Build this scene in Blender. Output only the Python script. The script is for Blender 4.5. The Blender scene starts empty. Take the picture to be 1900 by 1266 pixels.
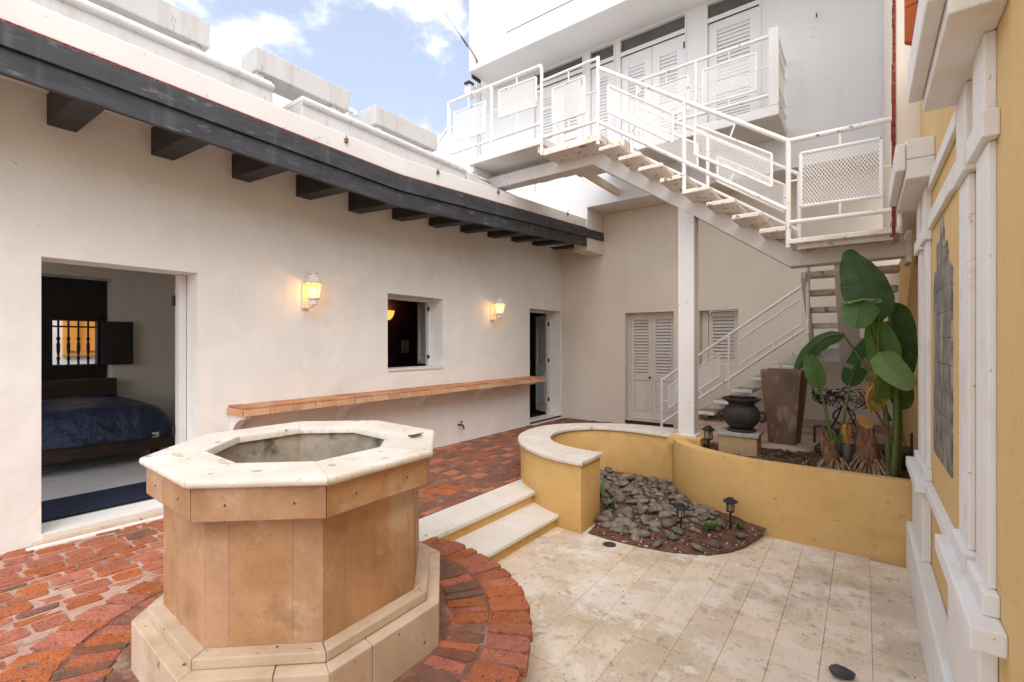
import bpy, bmesh, math, random
from mathutils import Vector, Matrix, noise as mnoise
rnd = random.Random(7)
R = math.radians
C = bpy.context.scene.collection
sc = bpy.context.scene

# ------------------------------------------------------------------ camera
cam_d = bpy.data.cameras.new('camera'); cam = bpy.data.objects.new('camera', cam_d); C.objects.link(cam)
cam_d.sensor_width = 36.0; cam_d.lens = 36.0*880/1900; cam_d.shift_y = 5/1900.0
cam_d.clip_start = 0.05; cam_d.clip_end = 2000
cam.location = (0, 0, 1.5); cam.rotation_euler = (R(90), 0, R(36.577))
sc.camera = cam

# ------------------------------------------------------------------ sky, sun, exposure
SUN_EL, SUN_AZ = 50.0, 138.0          # azimuth measured from +Y clockwise
w = bpy.data.worlds.new('World'); sc.world = w; w.use_nodes = True
nt = w.node_tree; nt.nodes.clear()
out = nt.nodes.new('ShaderNodeOutputWorld'); bg = nt.nodes.new('ShaderNodeBackground')
sky = nt.nodes.new('ShaderNodeTexSky'); sky.sky_type = 'NISHITA'; sky.sun_disc = False
sky.sun_elevation = R(SUN_EL); sky.sun_rotation = R(SUN_AZ); sky.air_density = 1.0; sky.dust_density = 1.2; sky.ozone_density = 1.0
tc = nt.nodes.new('ShaderNodeTexCoord')
mp = nt.nodes.new('ShaderNodeMapping'); mp.inputs['Scale'].default_value = (1, 1, 1.9); mp.inputs['Location'].default_value = (0.35, 0.1, 0.2)
nz = nt.nodes.new('ShaderNodeTexNoise'); nz.inputs['Scale'].default_value = 3.2; nz.inputs['Detail'].default_value = 9; nz.inputs['Roughness'].default_value = 0.56
nz.inputs['Distortion'].default_value = 0.25
rp = nt.nodes.new('ShaderNodeValToRGB'); rp.color_ramp.elements[0].position = 0.44; rp.color_ramp.elements[1].position = 0.63
rp.color_ramp.interpolation = 'EASE'
mx = nt.nodes.new('ShaderNodeMix'); mx.data_type = 'RGBA'
mul = nt.nodes.new('ShaderNodeMix'); mul.data_type = 'RGBA'; mul.blend_type = 'MULTIPLY'; mul.inputs[0].default_value = 1.0
mul.inputs[7].default_value = (1.12, 1.05, 1.10, 1)
haze = nt.nodes.new('ShaderNodeMix'); haze.data_type = 'RGBA'; haze.inputs[0].default_value = 0.24
haze.inputs[7].default_value = (8.2, 8.5, 9.0, 1)
nt.links.new(sky.outputs[0], mul.inputs[6]); nt.links.new(mul.outputs[2], haze.inputs[6])
nt.links.new(tc.outputs['Generated'], mp.inputs[0]); nt.links.new(mp.outputs[0], nz.inputs[0]); nt.links.new(nz.outputs[0], rp.inputs[0])
nt.links.new(rp.outputs[0], mx.inputs[0]); nt.links.new(haze.outputs[2], mx.inputs[6]); mx.inputs[7].default_value = (13.4, 13.2, 12.9, 1)
nt.links.new(mx.outputs[2], bg.inputs[0]); bg.inputs[1].default_value = 0.100
nt.links.new(bg.outputs[0], out.inputs[0])
sl = bpy.data.lights.new('sun', 'SUN'); so = bpy.data.objects.new('sun', sl); C.objects.link(so)
sl.energy = 1.05; sl.angle = R(50); sl.color = (1.0, 0.95, 0.88)
az = R(SUN_AZ); el = R(SUN_EL)
sdir = Vector((math.sin(az)*math.cos(el), math.cos(az)*math.cos(el), math.sin(el)))
so.rotation_euler = sdir.to_track_quat('Z', 'Y').to_euler(); so.location = (0, 0, 12)
sc.view_settings.view_transform = 'Standard'; sc.view_settings.look = 'None'
sc.view_settings.exposure = 1.08; sc.view_settings.gamma = 1.0; sc.view_settings.use_curve_mapping = False
sc.cycles.use_denoising = True; sc.cycles.use_adaptive_sampling = True; sc.cycles.adaptive_threshold = 0.02
sc.cycles.max_bounces = 8; sc.cycles.diffuse_bounces = 4; sc.cycles.glossy_bounces = 3; sc.cycles.transmission_bounces = 6
sc.cycles.sample_clamp_indirect = 6.0; sc.cycles.caustics_reflective = False; sc.cycles.caustics_refractive = False

# ------------------------------------------------------------------ materials
MATS = {}
def pmat(name, col, col2=None, scale=2.5, rough=.8, bump=.15, bscale=70, bdist=.004, rand=0.0, randhue=0.0, dirts=(), stretch=(1, 1, 1),
         metal=0.0, spec=.35, detail=4, coat=0.0, wave=0.0, emit=None, lo=.35, hi=.65):
    m = bpy.data.materials.new(name); MATS[name] = m; m.use_nodes = True
    t = m.node_tree; N = t.nodes; L = t.links
    b = N['Principled BSDF']; b.inputs['Roughness'].default_value = rough; b.inputs['Metallic'].default_value = metal
    b.inputs['Specular IOR Level'].default_value = spec
    if coat: b.inputs['Coat Weight'].default_value = coat
    g = N.new('ShaderNodeNewGeometry'); mpn = N.new('ShaderNodeMapping'); mpn.inputs['Scale'].default_value = stretch
    L.new(g.outputs['Position'], mpn.inputs[0]); pos = mpn.outputs[0]
    col2 = col2 or tuple(c*.88 for c in col)
    n1 = N.new('ShaderNodeTexNoise'); n1.inputs['Scale'].default_value = scale; n1.inputs['Detail'].default_value = detail; n1.inputs['Roughness'].default_value = .6
    L.new(pos, n1.inputs[0])
    r1 = N.new('ShaderNodeMapRange'); r1.inputs[1].default_value = lo; r1.inputs[2].default_value = hi; L.new(n1.outputs[0], r1.inputs[0])
    mixn = N.new('ShaderNodeMix'); mixn.data_type = 'RGBA'; L.new(r1.outputs[0], mixn.inputs[0])
    mixn.inputs[6].default_value = (*col2, 1); mixn.inputs[7].default_value = (*col, 1)
    cur = mixn.outputs[2]
    if rand or randhue:
        oi = N.new('ShaderNodeObjectInfo'); hs = N.new('ShaderNodeHueSaturation')
        mr = N.new('ShaderNodeMapRange'); mr.inputs[3].default_value = 1-rand; mr.inputs[4].default_value = 1+rand
        L.new(oi.outputs['Random'], mr.inputs[0]); L.new(mr.outputs[0], hs.inputs['Value'])
        if randhue:
            mm = N.new('ShaderNodeMath'); mm.operation = 'FRACT'; m7 = N.new('ShaderNodeMath'); m7.operation = 'MULTIPLY'; m7.inputs[1].default_value = 7.31
            L.new(oi.outputs['Random'], m7.inputs[0]); L.new(m7.outputs[0], mm.inputs[0])
            mh = N.new('ShaderNodeMapRange'); mh.inputs[3].default_value = .5-randhue; mh.inputs[4].default_value = .5+randhue
            L.new(mm.outputs[0], mh.inputs[0]); L.new(mh.outputs[0], hs.inputs['Hue'])
            ms = N.new('ShaderNodeMapRange'); ms.inputs[3].default_value = .90; ms.inputs[4].default_value = 1.08
            L.new(mm.outputs[0], ms.inputs[0]); L.new(ms.outputs[0], hs.inputs['Saturation'])
        L.new(cur, hs.inputs['Color']); cur = hs.outputs[0]
    for k, (dc, ds, t0, t1, amt) in enumerate(dirts):
        n2 = N.new('ShaderNodeTexNoise'); n2.inputs['Scale'].default_value = ds; n2.inputs['Detail'].default_value = 5; n2.inputs['Roughness'].default_value = .65
        ad = N.new('ShaderNodeVectorMath'); ad.inputs[1].default_value = (3.7*k+1.3, 5.1*k, 2.2+k); L.new(pos, ad.inputs[0]); L.new(ad.outputs[0], n2.inputs[0])
        r2 = N.new('ShaderNodeMapRange'); t0, t1 = t0-.07, t0-.07+(t1-t0)*.8; r2.inputs[1].default_value = t0; r2.inputs[2].default_value = t1; r2.inputs[4].default_value = amt
        L.new(n2.outputs[0], r2.inputs[0])
        mk = N.new('ShaderNodeMix'); mk.data_type = 'RGBA'; L.new(r2.outputs[0], mk.inputs[0]); L.new(cur, mk.inputs[6]); mk.inputs[7].default_value = (*dc, 1)
        cur = mk.outputs[2]
    L.new(cur, b.inputs['Base Color'])
    if bump:
        n3 = N.new('ShaderNodeTexNoise'); n3.inputs['Scale'].default_value = bscale; n3.inputs['Detail'].default_value = 2; L.new(pos, n3.inputs[0])
        bp = N.new('ShaderNodeBump'); bp.inputs['Strength'].default_value = bump; bp.inputs['Distance'].default_value = bdist; L.new(n3.outputs[0], bp.inputs['Height'])
        if wave:
            n4 = N.new('ShaderNodeTexNoise'); n4.inputs['Scale'].default_value = 3.5; n4.inputs['Detail'].default_value = 1; L.new(pos, n4.inputs[0])
            b2 = N.new('ShaderNodeBump'); b2.inputs['Strength'].default_value = wave; b2.inputs['Distance'].default_value = .03; L.new(n4.outputs[0], b2.inputs['Height'])
            L.new(b2.outputs[0], bp.inputs['Normal'])
        L.new(bp.outputs[0], b.inputs['Normal'])
    if emit:
        b.inputs['Emission Color'].default_value = (*emit[0], 1); b.inputs['Emission Strength'].default_value = emit[1]
    return m

pmat('plaster', (.84, .835, .80), (.80, .785, .745), scale=.9, detail=6, rough=.9, bump=.4, bscale=20, bdist=.007, wave=.55, dirts=(((.70, .655, .585), 1.3, .60, .80, .3), ((.90, .88, .84), 3.1, .60, .72, .35), ((.42, .36, .30), 18, .755, .775, .45)))
pmat('plaster_rear', (.76, .695, .59), (.72, .645, .545), scale=1.2, rough=.9, bump=.2, bscale=26, bdist=.005, wave=.15)
pmat('paint_white', (.73, .71, .68), (.69, .665, .635), scale=2, rough=.75, bump=.2, bscale=40, bdist=.004, wave=.15, dirts=(((.45, .37, .28), 9, .70, .78, .6),))
pmat('parapet_white', (.58, .57, .56), (.53, .52, .51), scale=2, rough=.85, bump=.2, bscale=40, wave=.15, stretch=(1.6, 1.6, .45), dirts=(((.36, .33, .29), 5, .64, .80, .5), ((.16, .13, .11), 18, .705, .75, .6)))
pmat('upper_white', (.73, .725, .715), (.70, .69, .68), scale=1.5, rough=.85, bump=.12, bscale=40, wave=.1, dirts=(((.55, .5, .45), 6, .72, .8, .5),))
pmat('door_paint', (.73, .72, .71), (.69, .68, .67), scale=4, rough=.55, bump=.08, bscale=60)
pmat('door_paint_grey', (.68, .63, .565), (.63, .58, .515), scale=4, rough=.6, bump=.1, bscale=60, dirts=(((.42, .33, .25), 12, .70, .8, .35),))
pmat('mesh_paint', (.84, .81, .77), (.79, .76, .72), scale=6, rough=.55, bump=0)
pmat('rail_paint', (.84, .81, .77), (.79, .75, .70), scale=6, rough=.5, bump=.15, bscale=90, dirts=(((.16, .10, .07), 14, .70, .74, .9), ((.55, .42, .25), 5, .66, .8, .4)))
pmat('tread_paint', (.80, .75, .68), (.72, .65, .56), scale=5, rough=.75, bump=.5, bscale=40, bdist=.008, dirts=(((.24, .16, .11), 13, .665, .70, .85), ((.56, .42, .26), 4, .62, .8, .35)))
pmat('tread_top', (.40, .30, .22), (.55, .45, .36), scale=5, rough=.8, bump=.4, bscale=50, bdist=.006)
pmat('yellow_wall', (.68, .435, .165), (.63, .40, .145), scale=1.6, detail=6, rough=.85, bump=.4, bscale=20, bdist=.007, wave=.3, dirts=(((.47, .27, .10), 2.2, .60, .78, .45), ((.70, .50, .25), 3.6, .62, .76, .28), ((.28, .18, .09), 24, .725, .75, .7)))
pmat('yellow_portal', (.68, .48, .22), (.64, .445, .195), scale=1.6, rough=.85, bump=.45, bscale=20, bdist=.006, wave=.35, dirts=(((.5, .36, .18), 12, .68, .74, .35),))
pmat('portal_white', (.79, .775, .755), (.76, .74, .72), scale=3, rough=.8, bump=.35, bscale=26, bdist=.005, wave=.25, dirts=(((.60, .53, .45), 4, .63, .80, .4), ((.38, .3, .22), 30, .73, .76, .6)))
pmat('fascia_black', (.030, .031, .036), (.055, .057, .064), scale=5, rough=.55, bump=.3, bscale=50, dirts=(((.20, .20, .21), 9, .66, .8, .6),), stretch=(1, .6, 2.5))
pmat('rafter_black', (.022, .021, .022), (.04, .038, .038), scale=6, rough=.6, bump=.2)
pmat('well_stone', (.50, .29, .155), (.37, .195, .095), scale=3.5, detail=9, rough=.75, bump=.5, bscale=75, bdist=.004, rand=.05, randhue=.002, stretch=(1, 1, 1), lo=.38, hi=.64, dirts=(((.60, .48, .34), 2.4, .60, .74, .55), ((.28, .16, .08), 6, .64, .8, .5), ((.66, .50, .35), 40, .66, .76, .15), ((.20, .11, .06), 60, .68, .74, .45)))
pmat('well_base_stone', (.64, .515, .385), (.54, .405, .285), scale=5, detail=9, rough=.75, bump=.3, bscale=60, bdist=.004, rand=.06, dirts=(((.40, .27, .16), 4, .6, .8, .45), ((.05, .045, .03), 14, .72, .75, .8)))
pmat('well_inside', (.44, .38, .30), (.30, .255, .20), scale=6, rough=.9, bump=.6, bscale=30, bdist=.01, dirts=(((.08, .085, .035), 5, .63, .75, .8),))
pmat('marble', (.76, .71, .635), (.66, .59, .49), scale=4, detail=9, rough=.5, bump=.3, bscale=50, rand=.03, dirts=(((.56, .43, .28), 5, .64, .78, .55), ((.14, .115, .07), 11, .69, .76, .7), ((.58, .54, .5), 2.6, .58, .72, .4), ((.30, .24, .15), 48, .70, .75, .6)))
pmat('marble_step', (.77, .73, .67), (.71, .66, .585), scale=3, rough=.4, bump=.12, bscale=40, dirts=(((.55, .42, .27), 6, .66, .8, .4), ((.62, .57, .52), 2.2, .58, .75, .35)))
pmat('brick', (.45, .148, .070), (.355, .105, .05), scale=11, detail=9, rough=.85, bump=1, bscale=70, bdist=.012, rand=.15, randhue=.004, dirts=(((.24, .115, .075), 4.0, .62, .80, .45), ((.08, .035, .025), 38, .66, .72, .8), ((.55, .33, .26), 24, .735, .765, .8)))
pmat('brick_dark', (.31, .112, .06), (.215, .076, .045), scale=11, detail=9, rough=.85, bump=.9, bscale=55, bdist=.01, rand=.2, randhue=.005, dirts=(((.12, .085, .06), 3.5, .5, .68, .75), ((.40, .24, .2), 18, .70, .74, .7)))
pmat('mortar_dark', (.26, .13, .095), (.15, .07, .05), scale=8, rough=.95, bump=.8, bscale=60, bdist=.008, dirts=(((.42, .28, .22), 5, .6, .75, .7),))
pmat('mortar', (.56, .375, .305), (.42, .26, .20), scale=6, rough=.95, bump=.8, bscale=60, bdist=.008, dirts=(((.20, .11, .08), 3, .55, .72, .8),))
pmat('tile_stone', (.73, .61, .47), (.64, .52, .39), scale=4.5, rough=.7, bump=.35, bscale=70, bdist=.003, rand=.11, detail=10,
     dirts=(((.80, .735, .65), 1.5, .575, .64, .6), ((.50, .395, .27), 2.0, .60, .70, .55), ((.26, .19, .11), 55, .65, .74, .55), ((.72, .57, .43), 1.1, .6, .66, .5), ((.30, .23, .14), 12, .64, .74, .5), ((.82, .77, .69), 3.3, .65, .70, .55)))
pmat('grout', (.56, .46, .35), (.42, .34, .25), scale=8, rough=.95, bump=.5)
pmat('terracotta', (.50, .22, .115), (.42, .165, .085), scale=6, rough=.75, bump=.3, bscale=70, rand=.12, randhue=.015, dirts=(((.62, .42, .24), 4, .56, .74, .6), ((.16, .1, .07), 8, .7, .78, .6)))
pmat('terracotta_edge', (.60, .36, .20), (.55, .29, .155), scale=6, rough=.75, bump=.3, rand=.1, dirts=(((.7, .55, .36), 5, .55, .7, .5),))
pmat('platform_clay', (.40, .22, .15), (.48, .33, .25), scale=5, rough=.85, bump=.4, bscale=50, dirts=(((.62, .55, .47), 3, .55, .7, .6),))
pmat('soil', (.075, .045, .028), (.13, .075, .045), scale=18, rough=1, bump=1, bscale=70, bdist=.03, dirts=(((.35, .26, .18), 60, .69, .73, .8),))
pmat('soil_red', (.14, .065, .04), (.22, .115, .07), scale=22, rough=1, bump=1, bscale=90, bdist=.02, dirts=(((.6, .55, .48), 70, .71, .74, .9), ((.06, .04, .03), 12, .55, .7, .7)))
pmat('pebble', (.21, .175, .14), (.12, .10, .082), detail=8, scale=14, rough=.62, bump=.3, bscale=80, rand=.4, randhue=.03, dirts=(((.34, .31, .27), 20, .62, .72, .5),))
pmat('chip', (.6, .55, .48), (.4, .3, .22), scale=30, rough=.9, bump=0, rand=.4)
pmat('pot_clay', (.026, .020, .018), (.042, .032, .027), scale=9, rough=.7, bump=.3, bscale=60)
pmat('planter_metal', (.18, .105, .06), (.115, .066, .04), scale=6, detail=8, rough=.55, bump=.3, bscale=40, stretch=(1, 1, .35), dirts=(((.36, .27, .20), 9, .60, .72, .55), ((.06, .04, .03), 4, .6, .75, .6)), spec=.5)
pmat('terrazzo', (.42, .40, .33), (.24, .23, .19), scale=60, rough=.8, bump=.5, bscale=120, detail=2)
pmat('sandstone', (.45, .32, .17), (.36, .25, .13), scale=30, rough=.95, bump=.6, bscale=110, bdist=.005)
pmat('leaf', (.105, .225, .032), (.065, .155, .024), scale=9, rough=.38, bump=.25, bscale=30, rand=.2, spec=.5)
pmat('leaf_dark', (.048, .115, .022), (.032, .08, .017), scale=9, rough=.42, bump=.25, bscale=30, spec=.5)
pmat('leaf_pale', (.24, .36, .13), (.19, .31, .10), scale=7, rough=.45, bump=.2, bscale=30, spec=.5)
pmat('leaf_mid', (.13, .25, .07), (.09, .19, .05), scale=9, rough=.25, bump=.2, spec=.7)
pmat('leaf_yellow', (.11, .15, .02), (.07, .12, .018), scale=8, rough=.5, bump=.2, dirts=(((.45, .24, .07), 7, .58, .68, .9),))
pmat('leaf_dry', (.42, .19, .045), (.26, .105, .03), scale=14, rough=.8, bump=.3)
pmat('stem', (.09, .12, .025), (.06, .085, .02), scale=10, rough=.5, bump=.2, stretch=(1, 1, .3))
pmat('stem_brown', (.16, .06, .03), (.10, .045, .025), scale=10, rough=.7, bump=.3)
pmat('stump', (.24, .125, .06), (.10, .05, .028), scale=22, detail=8, rough=.9, bump=1, bscale=60, bdist=.03, stretch=(1, 1, .22), dirts=(((.40, .26, .14), 6, .56, .7, .7),))
pmat('stump_cut', (.50, .26, .09), (.36, .17, .06), scale=16, rough=.85, bump=.6, bscale=60)
pmat('root', (.36, .25, .16), (.16, .10, .06), scale=30, rough=.95, bump=.8, bscale=40)
pmat('iron', (.012, .011, .011), (.025, .022, .02), scale=10, rough=.55, bump=.2, spec=.5)
pmat('plastic_black', (.012, .011, .012), (.018, .016, .018), scale=10, rough=.45, bump=0, spec=.5)
pmat('grey_can', (.045, .05, .055), (.06, .064, .07), scale=10, rough=.5, bump=.1)
pmat('clear_panel', (.25, .2, .15), (.3, .25, .2), rough=.25, bump=0, spec=.6)
pmat('navy_fabric', (.024, .040, .095), (.015, .026, .062), scale=10, rough=.45, bump=.9, bscale=8, bdist=.04, spec=.5)
pmat('mat_fabric', (.012, .017, .038), (.02, .027, .055), scale=40, rough=.95, bump=.8, bscale=60)
pmat('wood_dark', (.050, .030, .020), (.028, .017, .012), scale=5, rough=.5, bump=.3, bscale=30, stretch=(6, .6, 6))
pmat('wood_black', (.010, .009, .009), (.016, .013, .012), scale=4, rough=.5, bump=.2, stretch=(4, 4, .5))
pmat('sheet', (.55, .6, .7), (.45, .5, .6), rough=.8, bump=.1)
pmat('room_wall', (.68, .63, .57), (.64, .59, .53), rough=.9, bump=.15)
pmat('room_tile', (.75, .74, .72), (.70, .69, .67), scale=3, rough=.3, bump=0, rand=.04)
pmat('room_grout', (.22, .21, .2), rough=.9)
pmat('purple_wall', (.075, .036, .09), (.065, .03, .08), rough=.85, bump=.1)
pmat('room_dark', (.045, .045, .048), (.03, .03, .034), rough=.8, bump=.1)
pmat('paper', (.62, .58, .54), (.58, .54, .5), rough=.8, bump=0)
pmat('ink', (.05, .04, .045), rough=.8, bump=0)
pmat('street_door', (.75, .33, .06), (.68, .29, .05), rough=.6, bump=.1)
pmat('hinge', (.05, .042, .036), rough=.45, metal=.6, bump=0)
pmat('brass', (.10, .06, .03), rough=.4, metal=.7, bump=0)
pmat('dark_glass', (.085, .088, .085), (.11, .112, .105), scale=5, rough=.12, bump=0, spec=.6)
pmat('lantern_paint', (.80, .76, .71), (.74, .69, .63), scale=20, rough=.5, bump=.1, dirts=(((.4, .3, .2), 60, .66, .72, .5),))
pmat('red_edge', (.26, .045, .022), (.15, .032, .018), scale=30, rough=.9, bump=1, bscale=60, bdist=.02, dirts=(((.4, .16, .1), 50, .64, .7, .7),))
pmat('clay_roof', (.50, .13, .045), (.42, .10, .035), scale=10, rough=.8, bump=.2, rand=.1, dirts=(((.7, .5, .4), 70, .72, .75, .7),))
pmat('grate', (.10, .09, .075), (.06, .055, .05), scale=30, rough=.5, metal=.4, bump=.2)
pmat('stain', (.56, .42, .26), (.68, .58, .44), scale=40, rough=.6, bump=0)
pmat('rust', (.25, .11, .05), (.16, .06, .03), scale=30, rough=.9, bump=.4)
pmat('ground_mat', (.30, .25, .20), (.25, .21, .17), scale=1, rough=.95, bump=.2)
pmat('cable', (.05, .05, .05), rough=.6, bump=0)
pmat('weed', (.10, .17, .03), (.07, .13, .02), scale=20, rough=.6, bump=0, rand=.3)
pmat('street_white', (.82, .82, .84), rough=.9)
pmat('bulb', (1, .75, .4), rough=.4, bump=0, emit=((1, .74, .40), 10))
pmat('bowl_glow', (1, .6, .2), rough=.4, bump=0, emit=((1, .42, .08), .8))
# lantern glass: amber, half transparent
def glassmat(name, col, alpha, rough):
    m = bpy.data.materials.new(name); MATS[name] = m; m.use_nodes = True
    t = m.node_tree; t.nodes.clear(); o = t.nodes.new('ShaderNodeOutputMaterial')
    tr = t.nodes.new('ShaderNodeBsdfTransparent'); tr.inputs[0].default_value = (*col, 1)
    tl = t.nodes.new('ShaderNodeBsdfTranslucent'); tl.inputs[0].default_value = (*col, 1)
    gl = t.nodes.new('ShaderNodeBsdfGlossy'); gl.inputs['Roughness'].default_value = rough
    m1 = t.nodes.new('ShaderNodeMixShader'); m1.inputs[0].default_value = alpha
    m2 = t.nodes.new('ShaderNodeMixShader'); m2.inputs[0].default_value = .06
    t.links.new(tr.outputs[0], m1.inputs[1]); t.links.new(tl.outputs[0], m1.inputs[2])
    t.links.new(m1.outputs[0], m2.inputs[1]); t.links.new(gl.outputs[0], m2.inputs[2]); t.links.new(m2.outputs[0], o.inputs[0])
glassmat('amber_glass', (1.0, .80, .52), .30, .15)
def leafy(name, tr):
    m = MATS[name]; t = m.node_tree; N = t.nodes; L = t.links; b = N['Principled BSDF']; o = [n for n in N if n.type == 'OUTPUT_MATERIAL'][0]
    uv = N.new('ShaderNodeUVMap'); sp = N.new('ShaderNodeSeparateXYZ'); L.new(uv.outputs[0], sp.inputs[0])
    ab = N.new('ShaderNodeMath'); ab.operation = 'ABSOLUTE'; L.new(sp.outputs[1], ab.inputs[0])
    m1 = N.new('ShaderNodeMath'); m1.operation = 'MULTIPLY_ADD'; m1.inputs[1].default_value = -.10; L.new(ab.outputs[0], m1.inputs[0]); L.new(sp.outputs[0], m1.inputs[2])
    m2 = N.new('ShaderNodeMath'); m2.operation = 'MULTIPLY'; m2.inputs[1].default_value = 260; L.new(m1.outputs[0], m2.inputs[0])
    m3 = N.new('ShaderNodeMath'); m3.operation = 'SINE'; L.new(m2.outputs[0], m3.inputs[0])
    bp = N.new('ShaderNodeBump'); bp.inputs['Strength'].default_value = .6; bp.inputs['Distance'].default_value = .004; L.new(m3.outputs[0], bp.inputs['Height']); L.new(bp.outputs[0], b.inputs['Normal'])
    src = b.inputs['Base Color'].links[0].from_socket
    mr = N.new('ShaderNodeMapRange'); mr.inputs[1].default_value = -1; mr.inputs[2].default_value = 1; mr.inputs[3].default_value = .82; mr.inputs[4].default_value = 1.12; L.new(m3.outputs[0], mr.inputs[0])
    hs = N.new('ShaderNodeHueSaturation'); L.new(mr.outputs[0], hs.inputs['Value']); L.new(src, hs.inputs['Color']); L.new(hs.outputs[0], b.inputs['Base Color'])
    tl = N.new('ShaderNodeBsdfTranslucent'); h2 = N.new('ShaderNodeHueSaturation'); h2.inputs['Value'].default_value = 1.9; h2.inputs['Hue'].default_value = .485; L.new(hs.outputs[0], h2.inputs['Color']); L.new(h2.outputs[0], tl.inputs[0])
    mx_ = N.new('ShaderNodeMixShader'); mx_.inputs[0].default_value = tr; L.new(b.outputs[0], mx_.inputs[1]); L.new(tl.outputs[0], mx_.inputs[2]); L.new(mx_.outputs[0], o.inputs[0])
for nm_, tr_ in (('leaf', .35), ('leaf_dark', .28), ('leaf_pale', .3), ('leaf_mid', .3), ('leaf_yellow', .35)): leafy(nm_, tr_)
def weather(name, crack=None, streak=None, cscale=1.1):
    m = MATS[name]; t = m.node_tree; N = t.nodes; L = t.links; b = N['Principled BSDF']; cur = b.inputs['Base Color'].links[0].from_socket
    g = N.new('ShaderNodeNewGeometry')
    def mixin(fac, col):
        nonlocal cur
        k = N.new('ShaderNodeMix'); k.data_type = 'RGBA'; L.new(fac, k.inputs[0]); L.new(cur, k.inputs[6]); k.inputs[7].default_value = (*col, 1); cur = k.outputs[2]
    if crack:
        nd = N.new('ShaderNodeTexNoise'); nd.inputs['Scale'].default_value = 3.0; nd.inputs['Detail'].default_value = 4; L.new(g.outputs['Position'], nd.inputs[0])
        va = N.new('ShaderNodeVectorMath'); va.operation = 'MULTIPLY_ADD'; va.inputs[1].default_value = (.35, .35, .35); L.new(nd.outputs['Color'], va.inputs[0]); L.new(g.outputs['Position'], va.inputs[2])
        vo = N.new('ShaderNodeTexVoronoi'); vo.feature = 'DISTANCE_TO_EDGE'; vo.inputs['Scale'].default_value = cscale; L.new(va.outputs[0], vo.inputs[0])
        mr = N.new('ShaderNodeMapRange'); mr.inputs[1].default_value = .0015; mr.inputs[2].default_value = .005; mr.inputs[3].default_value = 1; mr.inputs[4].default_value = 0; L.new(vo.outputs[0], mr.inputs[0])
        nm = N.new('ShaderNodeTexNoise'); nm.inputs['Scale'].default_value = .9; nm.inputs['Detail'].default_value = 2; L.new(g.outputs['Position'], nm.inputs[0])
        r3 = N.new('ShaderNodeMapRange'); r3.inputs[1].default_value = .52; r3.inputs[2].default_value = .64; r3.inputs[4].default_value = crack[1]; L.new(nm.outputs[0], r3.inputs[0])
        mu_ = N.new('ShaderNodeMath'); mu_.operation = 'MULTIPLY'; L.new(mr.outputs[0], mu_.inputs[0]); L.new(r3.outputs[0], mu_.inputs[1]); mixin(mu_.outputs[0], crack[0])
    if streak:
        mp_ = N.new('ShaderNodeMapping'); mp_.inputs['Scale'].default_value = (9, 9, .55); L.new(g.outputs['Position'], mp_.inputs[0])
        ns = N.new('ShaderNodeTexNoise'); ns.inputs['Scale'].default_value = 1.0; ns.inputs['Detail'].default_value = 5; L.new(mp_.outputs[0], ns.inputs[0])
        r4 = N.new('ShaderNodeMapRange'); r4.inputs[1].default_value = .56; r4.inputs[2].default_value = .76; r4.inputs[4].default_value = streak[1]; L.new(ns.outputs[0], r4.inputs[0]); mixin(r4.outputs[0], streak[0])
    L.new(cur, b.inputs['Base Color'])
weather('plaster', None, ((.66, .60, .52), .10))
weather('plaster_rear', None, ((.52, .45, .38), .10))
weather('yellow_wall', ((.38, .23, .09), .35), ((.50, .32, .12), .2), 1.6)
weather('yellow_portal', ((.42, .28, .12), .5), ((.54, .36, .15), .3), 1.4)
weather('upper_white', ((.45, .42, .39), .3), ((.55, .53, .5), .2))
weather('parapet_white', ((.2, .18, .16), .8), ((.33, .30, .27), .5), 2.2)
weather('well_stone', None, ((.60, .46, .31), .16))
weather('fascia_black', None, ((.15, .15, .155), .5))
weather('portal_white', ((.45, .38, .3), .6), ((.64, .58, .5), .35), 2.5)
# painted tile picture: blue-grey brush strokes over cream glaze
def mural_mat():
    m = pmat('mural_glaze', (.40, .365, .29), (.13, .14, .155), scale=9, detail=8, rough=.35, bump=.05, stretch=(1, 2.6, .7), lo=.42, hi=.58,
             dirts=(((.10, .105, .12), 16, .57, .66, .8), ((.58, .52, .41), 3.5, .58, .72, .6), ((.14, .145, .155), 5, .60, .74, .5)))
mural_mat()

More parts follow.
